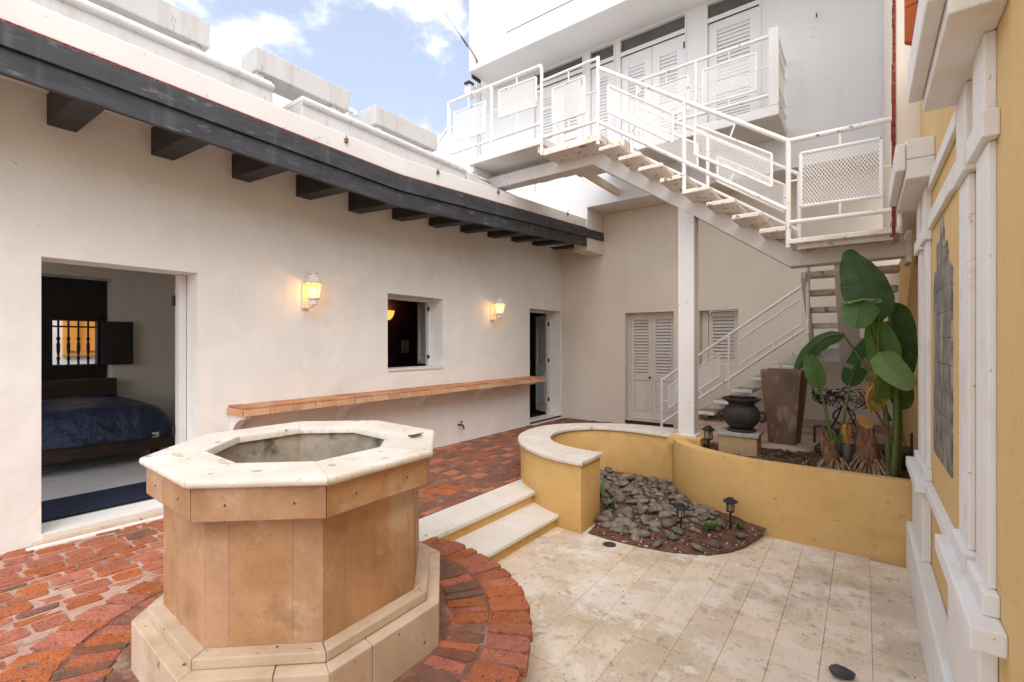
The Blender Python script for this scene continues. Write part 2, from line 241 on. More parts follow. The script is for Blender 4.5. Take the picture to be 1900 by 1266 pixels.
# ------------------------------------------------------------------ mesh helpers
WL = {}                                             # world location of each object used as a parent
def wl(o): return WL.get(o.name, Vector((0, 0, 0)))
class MB:
    def __init__(s): s.v = []; s.f = []
    def add(s, vs, fs):
        n = len(s.v); s.v += [tuple(p) for p in vs]; s.f += [tuple(i+n for i in f) for f in fs]; return s
    def box(s, x0, x1, y0, y1, z0, z1):
        return s.add([(x0,y0,z0),(x1,y0,z0),(x1,y1,z0),(x0,y1,z0),(x0,y0,z1),(x1,y0,z1),(x1,y1,z1),(x0,y1,z1)],
                     [(0,3,2,1),(4,5,6,7),(0,1,5,4),(1,2,6,5),(2,3,7,6),(3,0,4,7)])
    def bar(s, p, q, wd, ht, up=(0,0,1)):           # rectangular bar from p to q
        p, q = Vector(p), Vector(q); d = (q-p).normalized(); up = Vector(up)
        sd = d.cross(up).normalized(); u2 = sd.cross(d).normalized()
        a = sd*wd/2; b = u2*ht/2
        vs = [p-a-b, p+a-b, p+a+b, p-a+b, q-a-b, q+a-b, q+a+b, q-a+b]
        return s.add(vs, [(0,3,2,1),(4,5,6,7),(0,1,5,4),(1,2,6,5),(2,3,7,6),(3,0,4,7)])
    def prism(s, poly, z0, z1):
        n = len(poly); a = sum(poly[i][0]*poly[(i+1) % n][1]-poly[(i+1) % n][0]*poly[i][1] for i in range(n))
        if a < 0: poly = poly[::-1]
        vs = [(x, y, z0) for x, y in poly]+[(x, y, z1) for x, y in poly]
        return s.add(vs, [tuple(range(n))[::-1], tuple(range(n, 2*n))]+[(i, (i+1) % n, (i+1) % n+n, i+n) for i in range(n)])
    def tube(s, pts, r, n=8, caps=True):
        pts = [Vector(p) for p in pts]; rs = r if isinstance(r, (list, tuple)) else [r]*len(pts)
        base = len(s.v); prev = None
        for i, p in enumerate(pts):
            d = (pts[min(i+1, len(pts)-1)]-pts[max(i-1, 0)]).normalized()
            if prev is None:
                ref = Vector((0,0,1)) if abs(d.z) < .9 else Vector((1,0,0)); a = d.cross(ref).normalized()
            else: a = (prev-d*prev.dot(d)).normalized()
            prev = a; b = d.cross(a)
            for k in range(n):
                t = 2*math.pi*k/n; s.v.append(tuple(p+(a*math.cos(t)+b*math.sin(t))*rs[i]))
        for i in range(len(pts)-1):
            for k in range(n):
                k2 = (k+1) % n; s.f.append((base+i*n+k, base+i*n+k2, base+(i+1)*n+k2, base+(i+1)*n+k))
        if caps:
            s.f.append(tuple(base+k for k in range(n))[::-1]); e = base+(len(pts)-1)*n; s.f.append(tuple(e+k for k in range(n)))
        return s
    def lathe(s, prof, c=(0,0,0), n=24, a0=0.0, close=False):
        base = len(s.v)
        for r, z in prof:
            for k in range(n):
                t = 2*math.pi*k/n+a0; s.v.append((c[0]+r*math.cos(t), c[1]+r*math.sin(t), c[2]+z))
        for i in range(len(prof)-1):
            for k in range(n):
                k2 = (k+1) % n; s.f.append((base+i*n+k, base+i*n+k2, base+(i+1)*n+k2, base+(i+1)*n+k))
        if close:
            s.f.append(tuple(base+k for k in range(n))[::-1]); e = base+(len(prof)-1)*n; s.f.append(tuple(e+k for k in range(n)))
        return s
    def mesh(s, name):
        me = bpy.data.meshes.new(name); me.from_pydata([tuple(v) for v in s.v], [], s.f); me.update(); return me
    def build(s, name, mat, parent=None, bevel=0, smooth=False, seg=2):
        vs = [Vector(v) for v in s.v]
        lo = Vector([min(v[i] for v in vs) for i in range(3)]); hi = Vector([max(v[i] for v in vs) for i in range(3)])
        ctr = Vector(((lo.x+hi.x)/2, (lo.y+hi.y)/2, lo.z))
        s.v = [v-ctr for v in vs]; me = s.mesh(name)
        bm = bmesh.new(); bm.from_mesh(me); bmesh.ops.remove_doubles(bm, verts=bm.verts, dist=1e-5); bmesh.ops.recalc_face_normals(bm, faces=bm.faces)
        if bevel:
            ed = [e for e in bm.edges if len(e.link_faces) == 2 and e.calc_face_angle(0) > .6]
            bmesh.ops.bevel(bm, geom=ed, offset=bevel, segments=seg, affect='EDGES', profile=.6)
        bm.to_mesh(me); bm.free()
        me.materials.append(MATS[mat] if isinstance(mat, str) else mat)
        if smooth:
            for p in me.polygons: p.use_smooth = True
            if smooth != 2: me.set_sharp_from_angle(angle=R(40))
        o = bpy.data.objects.new(name, me); C.objects.link(o); WL[o.name] = ctr
        if parent: o.parent = parent; o.location = ctr-wl(parent)
        else: o.location = ctr
        return o
def tag(o, label=None, cat=None, group=None, kind=None):
    if label: o['label'] = label
    if cat: o['category'] = cat
    if group: o['group'] = group
    if kind: o['kind'] = kind
    return o
def empty(name, loc, label, cat, group=None):
    o = bpy.data.objects.new(name, None); C.objects.link(o); o.location = loc; o.empty_display_size = .1; WL[o.name] = Vector(loc)
    return tag(o, label, cat, group)
def inst(name, me, parent=None, loc=(0,0,0), rot=(0,0,0), scale=(1,1,1), mat=None):
    o = bpy.data.objects.new(name, me); C.objects.link(o); WL[o.name] = Vector(loc)
    if parent: o.parent = parent; loc = Vector(loc)-wl(parent)
    o.location = loc; o.rotation_euler = rot; o.scale = scale
    return o
def part(name, mat, parent, boxes, bevel=.004, **k):
    m = MB()
    for b in boxes: m.box(*b)
    return m.build(name, mat, parent, bevel=bevel, **k)
def wall_grid(axis, f0, f1, u0, u1, v0, v1, holes):
    """slab whose faces are at f0 (front) and f1 (back) along axis; u is the other horizontal axis, v is z"""
    us = sorted({u0, u1, *[h[0] for h in holes], *[h[1] for h in holes]}); vs = sorted({v0, v1, *[h[2] for h in holes], *[h[3] for h in holes]})
    us = [u for u in us if u0 <= u <= u1]; vs = [v for v in vs if v0 <= v <= v1]
    P = (lambda f, u, v: (f, u, v)) if axis == 'x' else (lambda f, u, v: (u, f, v))
    solid = lambda i, j: 0 <= i < len(us)-1 and 0 <= j < len(vs)-1 and not any(h[0] <= (us[i]+us[i+1])/2 <= h[1] and h[2] <= (vs[j]+vs[j+1])/2 <= h[3] for h in holes)
    m = MB()
    for i in range(len(us)-1):
        for j in range(len(vs)-1):
            if not solid(i, j): continue
            a, b, c, d = us[i], us[i+1], vs[j], vs[j+1]
            for f in (f0, f1): m.add([P(f,a,c),P(f,b,c),P(f,b,d),P(f,a,d)], [(0,1,2,3)])
            if not solid(i-1, j): m.add([P(f0,a,c),P(f1,a,c),P(f1,a,d),P(f0,a,d)], [(0,1,2,3)])
            if not solid(i+1, j): m.add([P(f0,b,c),P(f1,b,c),P(f1,b,d),P(f0,b,d)], [(0,1,2,3)])
            if not solid(i, j-1): m.add([P(f0,a,c),P(f1,a,c),P(f1,b,c),P(f0,b,c)], [(0,1,2,3)])
            if not solid(i, j+1): m.add([P(f0,a,d),P(f1,a,d),P(f1,b,d),P(f0,b,d)], [(0,1,2,3)])
    return m
def offset_poly_wall(outer, inner, z0, z1):
    m = MB(); n = len(outer)
    for i in range(n-1):
        a, b, c, d = outer[i], outer[i+1], inner[i+1], inner[i]
        for z in (z0, z1): m.add([(*a, z), (*b, z), (*c, z), (*d, z)], [(0,1,2,3)])
        m.add([(*a, z0), (*b, z0), (*b, z1), (*a, z1)], [(0,1,2,3)]); m.add([(*c, z0), (*d, z0), (*d, z1), (*c, z1)], [(0,1,2,3)])
    for i in (0, n-1): m.add([(*outer[i], z0), (*inner[i], z0), (*inner[i], z1), (*outer[i], z1)], [(0,1,2,3)])
    return m
def smooth_path(pts, k=4):
    out = []
    P = [Vector(p) for p in pts]
    for i in range(len(P)-1):
        p0, p1, p2, p3 = P[max(i-1, 0)], P[i], P[i+1], P[min(i+2, len(P)-1)]
        for j in range(k):
            t = j/k
            out.append(.5*((2*p1)+(p2-p0)*t+(2*p0-5*p1+4*p2-p3)*t*t+(3*p1-p0-3*p2+p3)*t**3))
    return out+[P[-1]]

# ================================================================== ground
g = MB().box(-300, 300, -300, 300, -.5, -.30).build('ground', 'ground_mat'); tag(g, 'plain earth ground around the courtyard', kind='structure')

# ================================================================== left wing of the house
LW = empty('courtyard_house', (-4.95, 4.0, 0), 'low white plastered house wing with black eave along the left of the courtyard', 'building')
D1 = (.752, 1.79, .07, 2.154); WN = (3.97, 4.97, 1.165, 2.155); D2 = (7.22, 8.33, .05, 2.154)
wall_grid('x', -4.95, -5.25, -1.3, 8.36, -.2, 3.50, [D1, WN, D2]).build('wall', 'plaster', LW)
# worn plaster foot strip and threshold
part('door_sill', 'marble_step', LW, [(-5.25, -4.93, .755, 1.787, .0, .068)], .006)
part('door_sill', 'well_base_stone', LW, [(-4.945, -4.89, .70, 1.9, -.01, .030)], .008); part('door_sill', 'plaster', LW, [(-4.888, -4.84, .66, 1.95, -.01, .014)], .006)
part('door_sill', 'wood_black', LW, [(-5.25, -4.93, 7.225, 8.32, .0, .047)], .006)
part('door_sill', 'marble_step', LW, [(-4.945, -4.86, 7.2, 8.34, -.01, .018)], .004)
part('window_sill', 'paint_white', LW, [(-5.25, -4.935, 3.972, 4.968, 1.14, 1.172)], .006)
# roof slab and parapet
part('roof', 'parapet_white', LW, [(-9.4, -5.0, -1.3, 8.36, 3.502, 3.62)])
YF = [-1.3, .44, 3.34, 3.44, 8.345]
def at(zs, y):
    for i in range(len(YF)-1):
        if y <= YF[i+1]: t = (y-YF[i])/(YF[i+1]-YF[i]); return zs[i]+(zs[i+1]-zs[i])*t
    return zs[-1]
zb = [3.14, 3.08, 2.985, 2.985, 3.31]; zm = [3.29, 3.23, 3.15, 3.15, 3.46]; zt = [3.43, 3.37, 3.315, 3.315, 3.62]; zp = [3.60, 3.57, 3.525, 3.525, 3.80]
def strip(name, mat, x0, x1, zlo, zhi, i0, i1, bevel=.004):
    m = MB()
    for i in range(i0, i1):
        y0, y1 = YF[i], YF[i+1]
        m.add([(x0,y0,zlo[i]),(x1,y0,zlo[i]),(x1,y1,zlo[i+1]),(x0,y1,zlo[i+1]),(x0,y0,zhi[i]),(x1,y0,zhi[i]),(x1,y1,zhi[i+1]),(x0,y1,zhi[i+1])],
              [(0,1,5,4),(1,2,6,5),(2,3,7,6),(3,0,4,7),(4,5,6,7),(0,3,2,1)])
    return m.build(name, mat, LW, bevel=bevel)
strip('fascia_board', 'fascia_black', -4.075, -4.035, zb, zm, 0, 2); strip('fascia_board', 'fascia_black', -4.075, -4.03, zb, zm, 2, 4)
strip('fascia_board', 'fascia_black', -4.09, -4.008, [z+.002 for z in zm], zt, 0, 2); strip('fascia_board', 'fascia_black', -4.09, -4.002, [z+.002 for z in zm], zt, 2, 4)
strip('tile_edge', 'red_edge', -4.14, -4.022, [z+.001 for z in zt], [z+.018 for z in zt], 0, 4, 0)
strip('parapet_band', 'paint_white', -4.5, -4.04, [z+.02 for z in zt], zp, 0, 4, .012)
strip('eave_soffit', 'plaster', -5.0, -4.08, [z+.03 for z in zt], [z+.06 for z in zt], 0, 4, 0)
for i in range(14):
    y = .13+.6515*i if i < 13 else 0
    if i == 13: continue
    z0 = at(zm, y+.09)-.02
    m = MB(); w2 = .085
    prof = [(-4.97, z0-.045), (-4.08, z0-.10), (-4.08, z0+.10), (-4.97, z0+.19)]
    vs = [(x, y, z) for x, z in prof]+[(x, y+2*w2, z) for x, z in prof]
    m.add(vs, [(0,1,2,3),(7,6,5,4),(0,4,5,1),(1,5,6,2),(2,6,7,3),(3,7,4,0)]).build('rafter', 'rafter_black', LW, bevel=.008)
# stepped parapet behind the band, coping and the long blocks on it
for y0, y1 in ((-1.3, 2.15), (2.41, 4.72)):
    part('parapet', 'parapet_white', LW, [(-4.66, -4.27, y0, y1, 3.45, 3.79)], .02)
    MB().tube([(-4.27, y0+.01, 3.80), (-4.27, y1-.005, 3.80)], .032, 10).build('coping', 'parapet_white', LW, smooth=True)
    part('coping', 'paint_white', LW, [(-4.70, -4.262, y0+.005, y1-.005, 3.792, 3.852)], .02, seg=3)
for y0, y1 in ((-.9, 1.686), (2.056, 3.03), (3.36, 4.32)):
    part('parapet_block', 'parapet_white', LW, [(-4.69, -4.40, y0, y1, 3.975, 4.19)], .012)
    for yy in ((y0+.05, y0+.12), (y1-.14, y1-.05)) if y0 > 2.3 or y0 < 0 else ((y0+.02, y0+.09), (y1-.2, y1-.1)):
        part('block_support', 'parapet_white', LW, [(-4.66, -4.43, yy[0], yy[1], 3.85, 3.98)], .01)
part('parapet', 'parapet_white', LW, [(-4.66, -4.25, 4.73, 7.69, 3.45, 3.76)], .02)
part('parapet', 'parapet_white', LW, [(-4.72, -4.43, 4.9, 5.45, 3.76, 3.90)], .02)
MB().tube(smooth_path([(-4.75, 3.22, 3.6), (-4.75, 3.22, 4.12), (-4.75, 3.25, 4.17), (-4.72, 3.30, 4.17), (-4.71, 3.32, 4.13)], 4), .032, 10).build('vent_pipe', 'upper_white', LW, smooth=True)
for y, z in ((2.72, 3.45), (3.95, 3.50), (5.1, 3.56), (7.0, 3.68)):
    MB().box(-4.045, -4.015, y, y+.03, z, z+.04).build('bracket_plate', 'rust', LW, bevel=.003)
    MB().tube([(-4.03, y+.015, z+.04), (-4.03, y+.02, z+.075)], .004, 6).build('bracket_pin', 'rust', LW)

# rooms behind the openings
part('room_shell', 'room_wall', LW, [(-9.05, -5.25, 2.92, 3.02, 0, 3.3), (-9.05, -8.8, -1.5, -1.4, 0, 3.3), (-8.8, -5.25, -1.5, -1.4, 2.8, 3.3)], 0)  # unseen end wall mostly left out, an added opening that brightens the bedroom
part('room_ceiling', 'room_wall', LW, [(-9.05, -5.251, -1.4, 2.92, 3.0, 3.06)], 0)
wall_grid('x', -9.0, -9.35, -1.4, 2.92, 0, 3.0, [(.45, 2.13, .60, 2.46)]).build('room_shell', 'room_wall', LW)
part('room_floor', 'room_grout', LW, [(-9.0, -5.25, -1.4, 2.92, -.02, .060)], 0)
tm = MB().box(-.148, .148, -.148, .148, 0, .004).mesh('room_tile_mesh'); tm.materials.append(MATS['room_tile'])
for i in range(-1, 18):
    for j in range(-1, 18):
        p = Vector((-7.1, .8))+Matrix.Rotation(R(45), 2) @ Vector(((i-8)*.301, (j-8)*.301))
        if -8.85 < p.x < -5.45 and -1.1 < p.y < 2.75: inst('floor_tile', tm, LW, (p.x, p.y, .0605), (0, 0, R(45)))
# shuttered street window with turned bars
wall_grid('x', -9.22, -9.27, .46, 2.12, .61, 2.45, [(1.51, 1.985, 1.20, 1.83)]).build('shutter_panel', 'wood_black', LW, bevel=.004)
part('window_frame', 'wood_black', LW, [(-9.22, -9.16, 1.44, 1.505, 1.14, 1.90), (-9.22, -9.16, 1.99, 2.05, 1.14, 1.90), (-9.22, -9.16, 1.506, 1.989, 1.14, 1.19), (-9.22, -9.16, 1.506, 1.989, 1.84, 1.90), (-9.26, -9.24, 1.506, 1.989, 1.735, 1.76)], .003)
for k in range(4):
    y = 1.58+k*.108; pr = [(.014, 0), (.014, .06), (.024, .09), (.012, .12), (.020, .20), (.022, .28), (.012, .34), (.026, .37), (.013, .40), (.013, .63)]
    MB().lathe(pr, (-9.25, y, 1.20), 10).build('window_bar', 'wood_black', LW, smooth=True)
m = MB().box(0, .36, -.015, .015, 0, .64); me = m.mesh('shutter'); me.materials.append(MATS['wood_black']); sh = inst('shutter', me, LW, (-8.97, 2.00, 1.19), (0, 0, R(82))); 
street = empty('street_house', (-12, 2, 0), 'white street house with an orange door seen through the barred window', 'building')
part('wall', 'street_white', street, [(-12.3, -12, -3, 8, -.3, 5)], 0); part('door', 'street_door', street, [(-12.0, -11.93, 2.10, 2.85, 1.27, 3.2)], .01)
part('door_panel', 'street_door', street, [(-11.93, -11.90, 2.17, 2.34, 1.36, 2.0), (-11.93, -11.90, 2.42, 2.62, 1.36, 2.0)], .01)
# bed
bed = empty('bed', (-7.95, .6, .06), 'low dark wooden bed in the bedroom behind the wide doorway', 'bed')
part('bed_frame', 'wood_dark', bed, [(-7.06, -6.97, -1.1, 2.30, .215, .385), (-8.78, -7.06, 2.20, 2.28, .215, .385)], .006)
for x in (-7.12, -8.7):
    for y in (-.9, 2.1): part('leg', 'wood_dark', bed, [(x-.04, x+.04, y-.04, y+.04, .066, .21)])
part('headboard', 'wood_dark', bed, [(-8.94, -8.82, -.6, 2.14, .066, 1.0)], .01)
part('mattress', 'sheet', bed, [(-8.80, -7.07, -1.0, 2.18, .37, .62)], .05, seg=3, smooth=True)
# quilt
qm = MB(); nx, ny = 34, 44
for i in range(nx+1):
    for j in range(ny+1):
        u = i/nx; v = j/ny; x = -8.80+1.95*u; y = -1.15+3.55*v
        ex = max(0, (x+7.25)/.37); ey = max(0, (y-1.85)/.55)
        e = min(1.0, math.hypot(ex, ey)); z = .76-.38*e**3.6
        xx = x-.12*max(0, ex-.4); yy = y-.10*max(0, ey-.5)
        z += .03*mnoise.noise(Vector((x*3, y*2.2, 1)))+.025*mnoise.noise(Vector((x*7, y*3, 4)))*(.4+e); xx += .04*mnoise.noise(Vector((y*5, z*4, 2)))*e
        qm.v.append((xx, yy, z))
for i in range(nx):
    for j in range(ny): a = i*(ny+1)+j; qm.f.append((a, a+ny+1, a+ny+2, a+1))
q = qm.build('quilt', 'navy_fabric', None, smooth=2); tag(q, 'dark navy quilt spread over the low wooden bed', 'quilt')
t = MB().box(-6.945, -6.94, 2.02, 2.09, .36, .42).build('care_tag', 'paper', q)
rugm = MB().box(-5.95, -5.30, .80, 2.3, .068, .080).build('door_mat', 'mat_fabric', None, bevel=.004); tag(rugm, 'dark navy ribbed mat on the tiles inside the wide doorway', 'mat')
# purple room seen through the window
part('room_shell', 'purple_wall', LW, [(-6.9, -6.8, 3.03, 7.0, 0, 3.3), (-6.8, -5.25, 3.021, 3.12, 0, 3.3), (-6.8, -5.25, 6.9, 7.0, 0, 3.3)], 0)
part('room_ceiling', 'purple_wall', LW, [(-6.8, -5.251, 3.12, 6.9, 3.0, 3.06)], 0); part('room_floor', 'room_dark', LW, [(-6.8, -5.25, 3.12, 6.9, -.02, .03)], 0)
pap = MB().box(-6.795, -6.79, 5.76, 5.93, 1.33, 1.57).build('notice', 'paper', None, bevel=0); tag(pap, 'small white printed notice on the purple wall inside the window', 'notice')
for k, (a, b) in enumerate(((.03, .12), (.05, .11), (.06, .10), None, (.03, .13), (.035, .13), (.03, .14)) if 0 else [(.035, .13), (.055, .115), (.06, .105), (.03, .13), (.04, .125), (.03, .135)]):
    zz = 1.535-.032*k-(.02 if k > 2 else 0)
    MB().box(-6.7895, -6.7885, 5.76+a, 5.76+b, zz, zz+.010).build('text_line', 'ink', pap)
sco = empty('wall_sconce', (-6.8, 5.41, 2.0), 'small amber bowl sconce glowing on the purple wall', 'lamp')
MB().lathe([(.02, -.10), (.055, -.07), (.085, -.02), (.10, .04), (.105, .06)], (-6.72, 5.41, 2.02), 16).build('bowl', 'bowl_glow', sco, smooth=True)
part('mount', 'brass', sco, [(-6.798, -6.72, 5.39, 5.43, 1.97, 2.05)])
pl = bpy.data.lights.new('sconce_bulb', 'POINT'); po = bpy.data.objects.new('sconce_bulb', pl); C.objects.link(po); pl.energy = .5; pl.color = (1, .5, .15); pl.shadow_soft_size = .03; po.location = (-6.72, 5.41, 2.12)
# last room
part('room_shell', 'room_dark', LW, [(-7.4, -7.3, 7.01, 9.6, 0, 3.3), (-7.3, -5.26, 9.5, 9.6, 0, 3.3), (-5.26, -5.20, 8.67, 9.5, 0, 3.3)], 0)
part('room_ceiling', 'room_dark', LW, [(-7.3, -5.251, 7.01, 9.5, 3.0, 3.06)], 0); part('room_floor', 'wood_black', LW, [(-7.3, -5.25, 7.01, 9.5, -.02, .03)], 0)

# door and shutter leaves -------------------------------------------------
SLATS = {}
def leaf(parent, name, loc, rz, W, H, mat, panels, nsl=None, th=.035, handle=None, stile=.07, hinge=None):
    """panels: list of (z0, z1, kind) kind louver or panel; local x across, y thickness, z up"""
    m = MB(); zs = 0.0
    m.box(0, stile, -th/2, th/2, 0, H); m.box(W-stile, W, -th/2, th/2, 0, H)
    edges = [0.0]+[z for p in panels for z in p[:2]]+[H]
    for a, b in zip(edges[0::2], edges[1::2]):
        if b-a > .005: m.box(stile, W-stile, -th/2+.001, th/2-.001, a, b)
    for z0, z1, kind in panels:
        if kind == 'panel':
            m.box(stile, W-stile, -th*.12, th*.12, z0, z1)
            i = .04
            m.box(stile+i, W-stile-i, -th*.42, th*.42, z0+i, z1-i)
    me = m.mesh(name); bm = bmesh.new(); bm.from_mesh(me)
    bmesh.ops.recalc_face_normals(bm, faces=bm.faces)
    bmesh.ops.bevel(bm, geom=[e for e in bm.edges if len(e.link_faces) == 2 and e.calc_face_angle(0) > .6], offset=.003, segments=1, affect='EDGES'); bm.to_mesh(me); bm.free()
    me.materials.append(MATS[mat]); o = inst(name, me, parent, loc, (0, 0, rz))
    for z0, z1, kind in panels:
        if kind != 'louver': continue
        w_ = W-2*stile; n = nsl or max(3, round((z1-z0)/.055)); dz = (z1-z0)/n
        key = (round(w_, 3), round(dz, 4), mat)
        if key not in SLATS:
            sm = MB(); dy, hh, tt = (th*.52, dz*.40, .004) if mat == 'door_paint_grey' else (th*.22, dz*.50, .0035)
            sm.add([(0,-dy,-hh-tt),(w_,-dy,-hh-tt),(w_,dy,hh-tt),(0,dy,hh-tt),(0,-dy,-hh+tt),(w_,-dy,-hh+tt),(w_,dy,hh+tt),(0,dy,hh+tt)],
                   [(0,3,2,1),(4,5,6,7),(0,1,5,4),(1,2,6,5),(2,3,7,6),(3,0,4,7)])
            sme = sm.mesh('slat'); sme.materials.append(MATS[mat]); SLATS[key] = sme
        for k in range(n):
            s_ = bpy.data.objects.new('slat', SLATS[key]); C.objects.link(s_); s_.parent = o; s_.location = (stile, 0, z0+(k+.5)*dz)
            s_.rotation_euler = (rnd.uniform(-.06, .06), 0, 0)
    if handle:
        h = MB().lathe([(0, -.045), (.018, -.043), (.022, -.03), (.012, -.018), (.01, 0)], (0, 0, 0), 12)
        h.v = [(x, z, y) for x, y, z in h.v]; hm = h.mesh('knob'); hm.materials.append(MATS['brass']); k = bpy.data.objects.new('knob', hm); C.objects.link(k); k.parent = o; k.location = (handle[0], -th/2, handle[1])
    for hz in hinge or ():
        hm = MB().box(-.035, .03, -th/2-.008, -th/2+.002, hz, hz+.10).mesh('hinge'); hm.materials.append(MATS['hinge']); k = bpy.data.objects.new('hinge', hm); C.objects.link(k); k.parent = o
    return o
def leaf_dir(a, b): return math.atan2(b[1]-a[1], b[0]-a[0])
# wide doorway: one leaf swung back, seen almost edge on
part('door_frame', 'door_paint', LW, [(-5.29, -5.20, 1.725, 1.785, .07, 2.15)], .003)
leaf(LW, 'door', (-5.27, 1.80, .09), leaf_dir((-5.27, 1.80), (-5.82, 1.918)), .56, 2.0, 'door_paint', [(.12, .85, 'panel'), (.97, 1.88, 'louver')], hinge=(.55, 1.75), th=.045)
part('hinge', 'hinge', LW, [(-5.305, -5.292, 1.70, 1.785, z, z+.10) for z in (.62, 1.86)], .002)
# window leaf
part('window_frame', 'door_paint', LW, [(-5.25, -5.19, 4.915, 4.965, 1.173, 2.15), (-5.25, -5.19, 3.975, 4.915, 2.11, 2.15)], .003)
leaf(LW, 'window_shutter', (-5.27, 5.00, 1.19), leaf_dir((-5.27, 5.0), (-5.65, 5.14)), .42, .95, 'door_paint', [(.08, .87, 'louver')], nsl=9)
part('hinge', 'hinge', LW, [(-5.205, -5.188, 4.90, 4.935, z, z+.055) for z in (1.28, 1.99)], .002)
# far doorway
part('door_frame', 'door_paint', LW, [(-5.25, -5.19, 8.25, 8.325, .05, 2.15), (-5.25, -5.19, 7.225, 8.25, 2.11, 2.15)], .003)
leaf(LW, 'door', (-5.27, 8.33, .07), leaf_dir((-5.27, 8.33), (-5.72, 8.60)), .53, 2.02, 'door_paint', [(.12, .86, 'panel'), (.98, 1.92, 'louver')], nsl=14)
part('hinge', 'hinge', LW, [(-5.205, -5.186, 8.24, 8.28, z, z+.08) for z in (.32, 1.12, 1.86)], .002)

# terracotta bar shelf --------------------------------------------------------
SH = empty('bar_shelf', (-4.78, 4.65, .82), 'long terracotta tiled shelf on curved plaster brackets under the window', 'shelf')
part('shelf_core', 'plaster', SH, [(-4.948, -4.625, 2.06, 7.24, .830, .882)], .004)
n = 22; L0, L1 = 2.05, 7.25; dl = (L1-L0)/n
for i in range(n):
    a, b = L0+i*dl+.003, L0+(i+1)*dl-.003
    part('top_tile', 'terracotta', SH, [(-4.948, -4.615, a, b, .883, .904+rnd.uniform(-.002, .002))], .004)
    part('edge_tile', 'terracotta_edge', SH, [(-4.624, -4.600, a, b, .822+rnd.uniform(-.002, .002), .881)], .004)
part('edge_tile', 'terracotta_edge', SH, [(-4.94, -4.63, 2.036, 2.048, .822, .881)], .004)
for y in (2.07, 3.24, 4.44, 5.67, 6.9):
    m = MB(); w2 = .035; pr = [(-4.95, .829), (-4.66, .829)]+[(-4.66-.28*math.sin(t), .829-.34*(1-math.cos(t))**.9) for t in [k*math.pi/2/8 for k in range(1, 9)]]
    pr = [(-4.949, .829), (-4.655, .829), (-4.66, .79)]+[(-4.95+.29*(1-math.sin(t)), .79-.30*(1-math.cos(t))-.0) for t in [k*math.pi/2/7 for k in range(1, 8)]]+[(-4.949, .44)]
    nn = len(pr); vs = [(x, y, z) for x, z in pr]+[(x, y+2*w2, z) for x, z in pr]
    m.add(vs, [tuple(range(nn)), tuple(range(nn, 2*nn))[::-1]]+[(i, (i+1) % nn, (i+1) % nn+nn, i+nn) for i in range(nn)]).build('bracket', 'plaster', SH, bevel=.003)
# wall lanterns ----------------------------------------------------------------
def lantern(y, label):
    z0 = 2.02; o = empty('wall_lantern', (-4.95, y, z0), label, 'lantern', 'lanterns on the left wall')
    part('back_plate', 'lantern_paint', o, [(-4.949, -4.925, y-.045, y+.045, z0-.14, z0+.13)], .012, seg=3)
    MB().tube(smooth_path([(-4.93, y, z0-.10), (-4.88, y, z0-.13), (-4.80, y, z0-.12), (-4.775, y, z0-.085)], 4), .013, 8).build('arm', 'lantern_paint', o, smooth=True)
    x = -4.775
    MB().lathe([(0, -.125), (.012, -.12), (.008, -.105), (.04, -.095), (.043, -.06), (.036, -.05), (.058, -.04), (.06, -.022), (.05, -.015), (0, -.014)], (x, y, z0), 20).build('cup', 'lantern_paint', o, smooth=True)
    MB().lathe([(.05, -.013), (.075, .125)], (x, y, z0), 8).build('glass', 'amber_glass', o)
    m = MB()
    for k in range(8):
        t = 2*math.pi*k/8; m.tube([(x+.052*math.cos(t), y+.052*math.sin(t), z0-.013), (x+.077*math.cos(t), y+.077*math.sin(t), z0+.125)], .0035, 5)
    m.build('cage', 'lantern_paint', o)
    MB().lathe([(.07, .122), (.108, .124), (.112, .138), (.095, .148), (.082, .152), (.07, .185), (.045, .215), (.028, .225), (.026, .238), (.046, .243), (.046, .250), (.02, .258), (.008, .262), (.008, .275), (.014, .283), (.008, .295), (0, .30)], (x, y, z0), 20).build('cap', 'lantern_paint', o, smooth=True)
    MB().lathe([(0, 0), (.010, .005), (.014, .03), (.010, .06), (0, .075)], (x, y, z0+.015), 10).build('bulb', 'bulb', o, smooth=True)
    pl = bpy.data.lights.new('lantern_light', 'POINT'); po = bpy.data.objects.new('lantern_light', pl); C.objects.link(po); po.parent = o; po.location = (x+4.95, 0, .055)
    pl.energy = 3.2; pl.color = (1, .55, .2); pl.shadow_soft_size = .02
lantern(2.84, 'white wall lantern with lit amber glass, between wide doorway and window')
lantern(6.10, 'white wall lantern with lit amber glass, between window and far doorway')
# garden tap
tp = empty('garden_tap', (-4.95, 5.3, .26), 'small dark garden tap low on the wall under the shelf', 'tap')
MB().tube(smooth_path([(-4.95, 5.3, .27), (-4.87, 5.3, .27), (-4.84, 5.3, .25), (-4.835, 5.3, .215)], 4), .013, 8).build('spout', 'brass', tp, smooth=True)
MB().tube([(-4.885, 5.3, .27), (-4.885, 5.3, .315)], .007, 6).build('valve', 'brass', tp); part('handle', 'brass', tp, [(-4.892, -4.878, 5.27, 5.33, .315, .325)], .003)

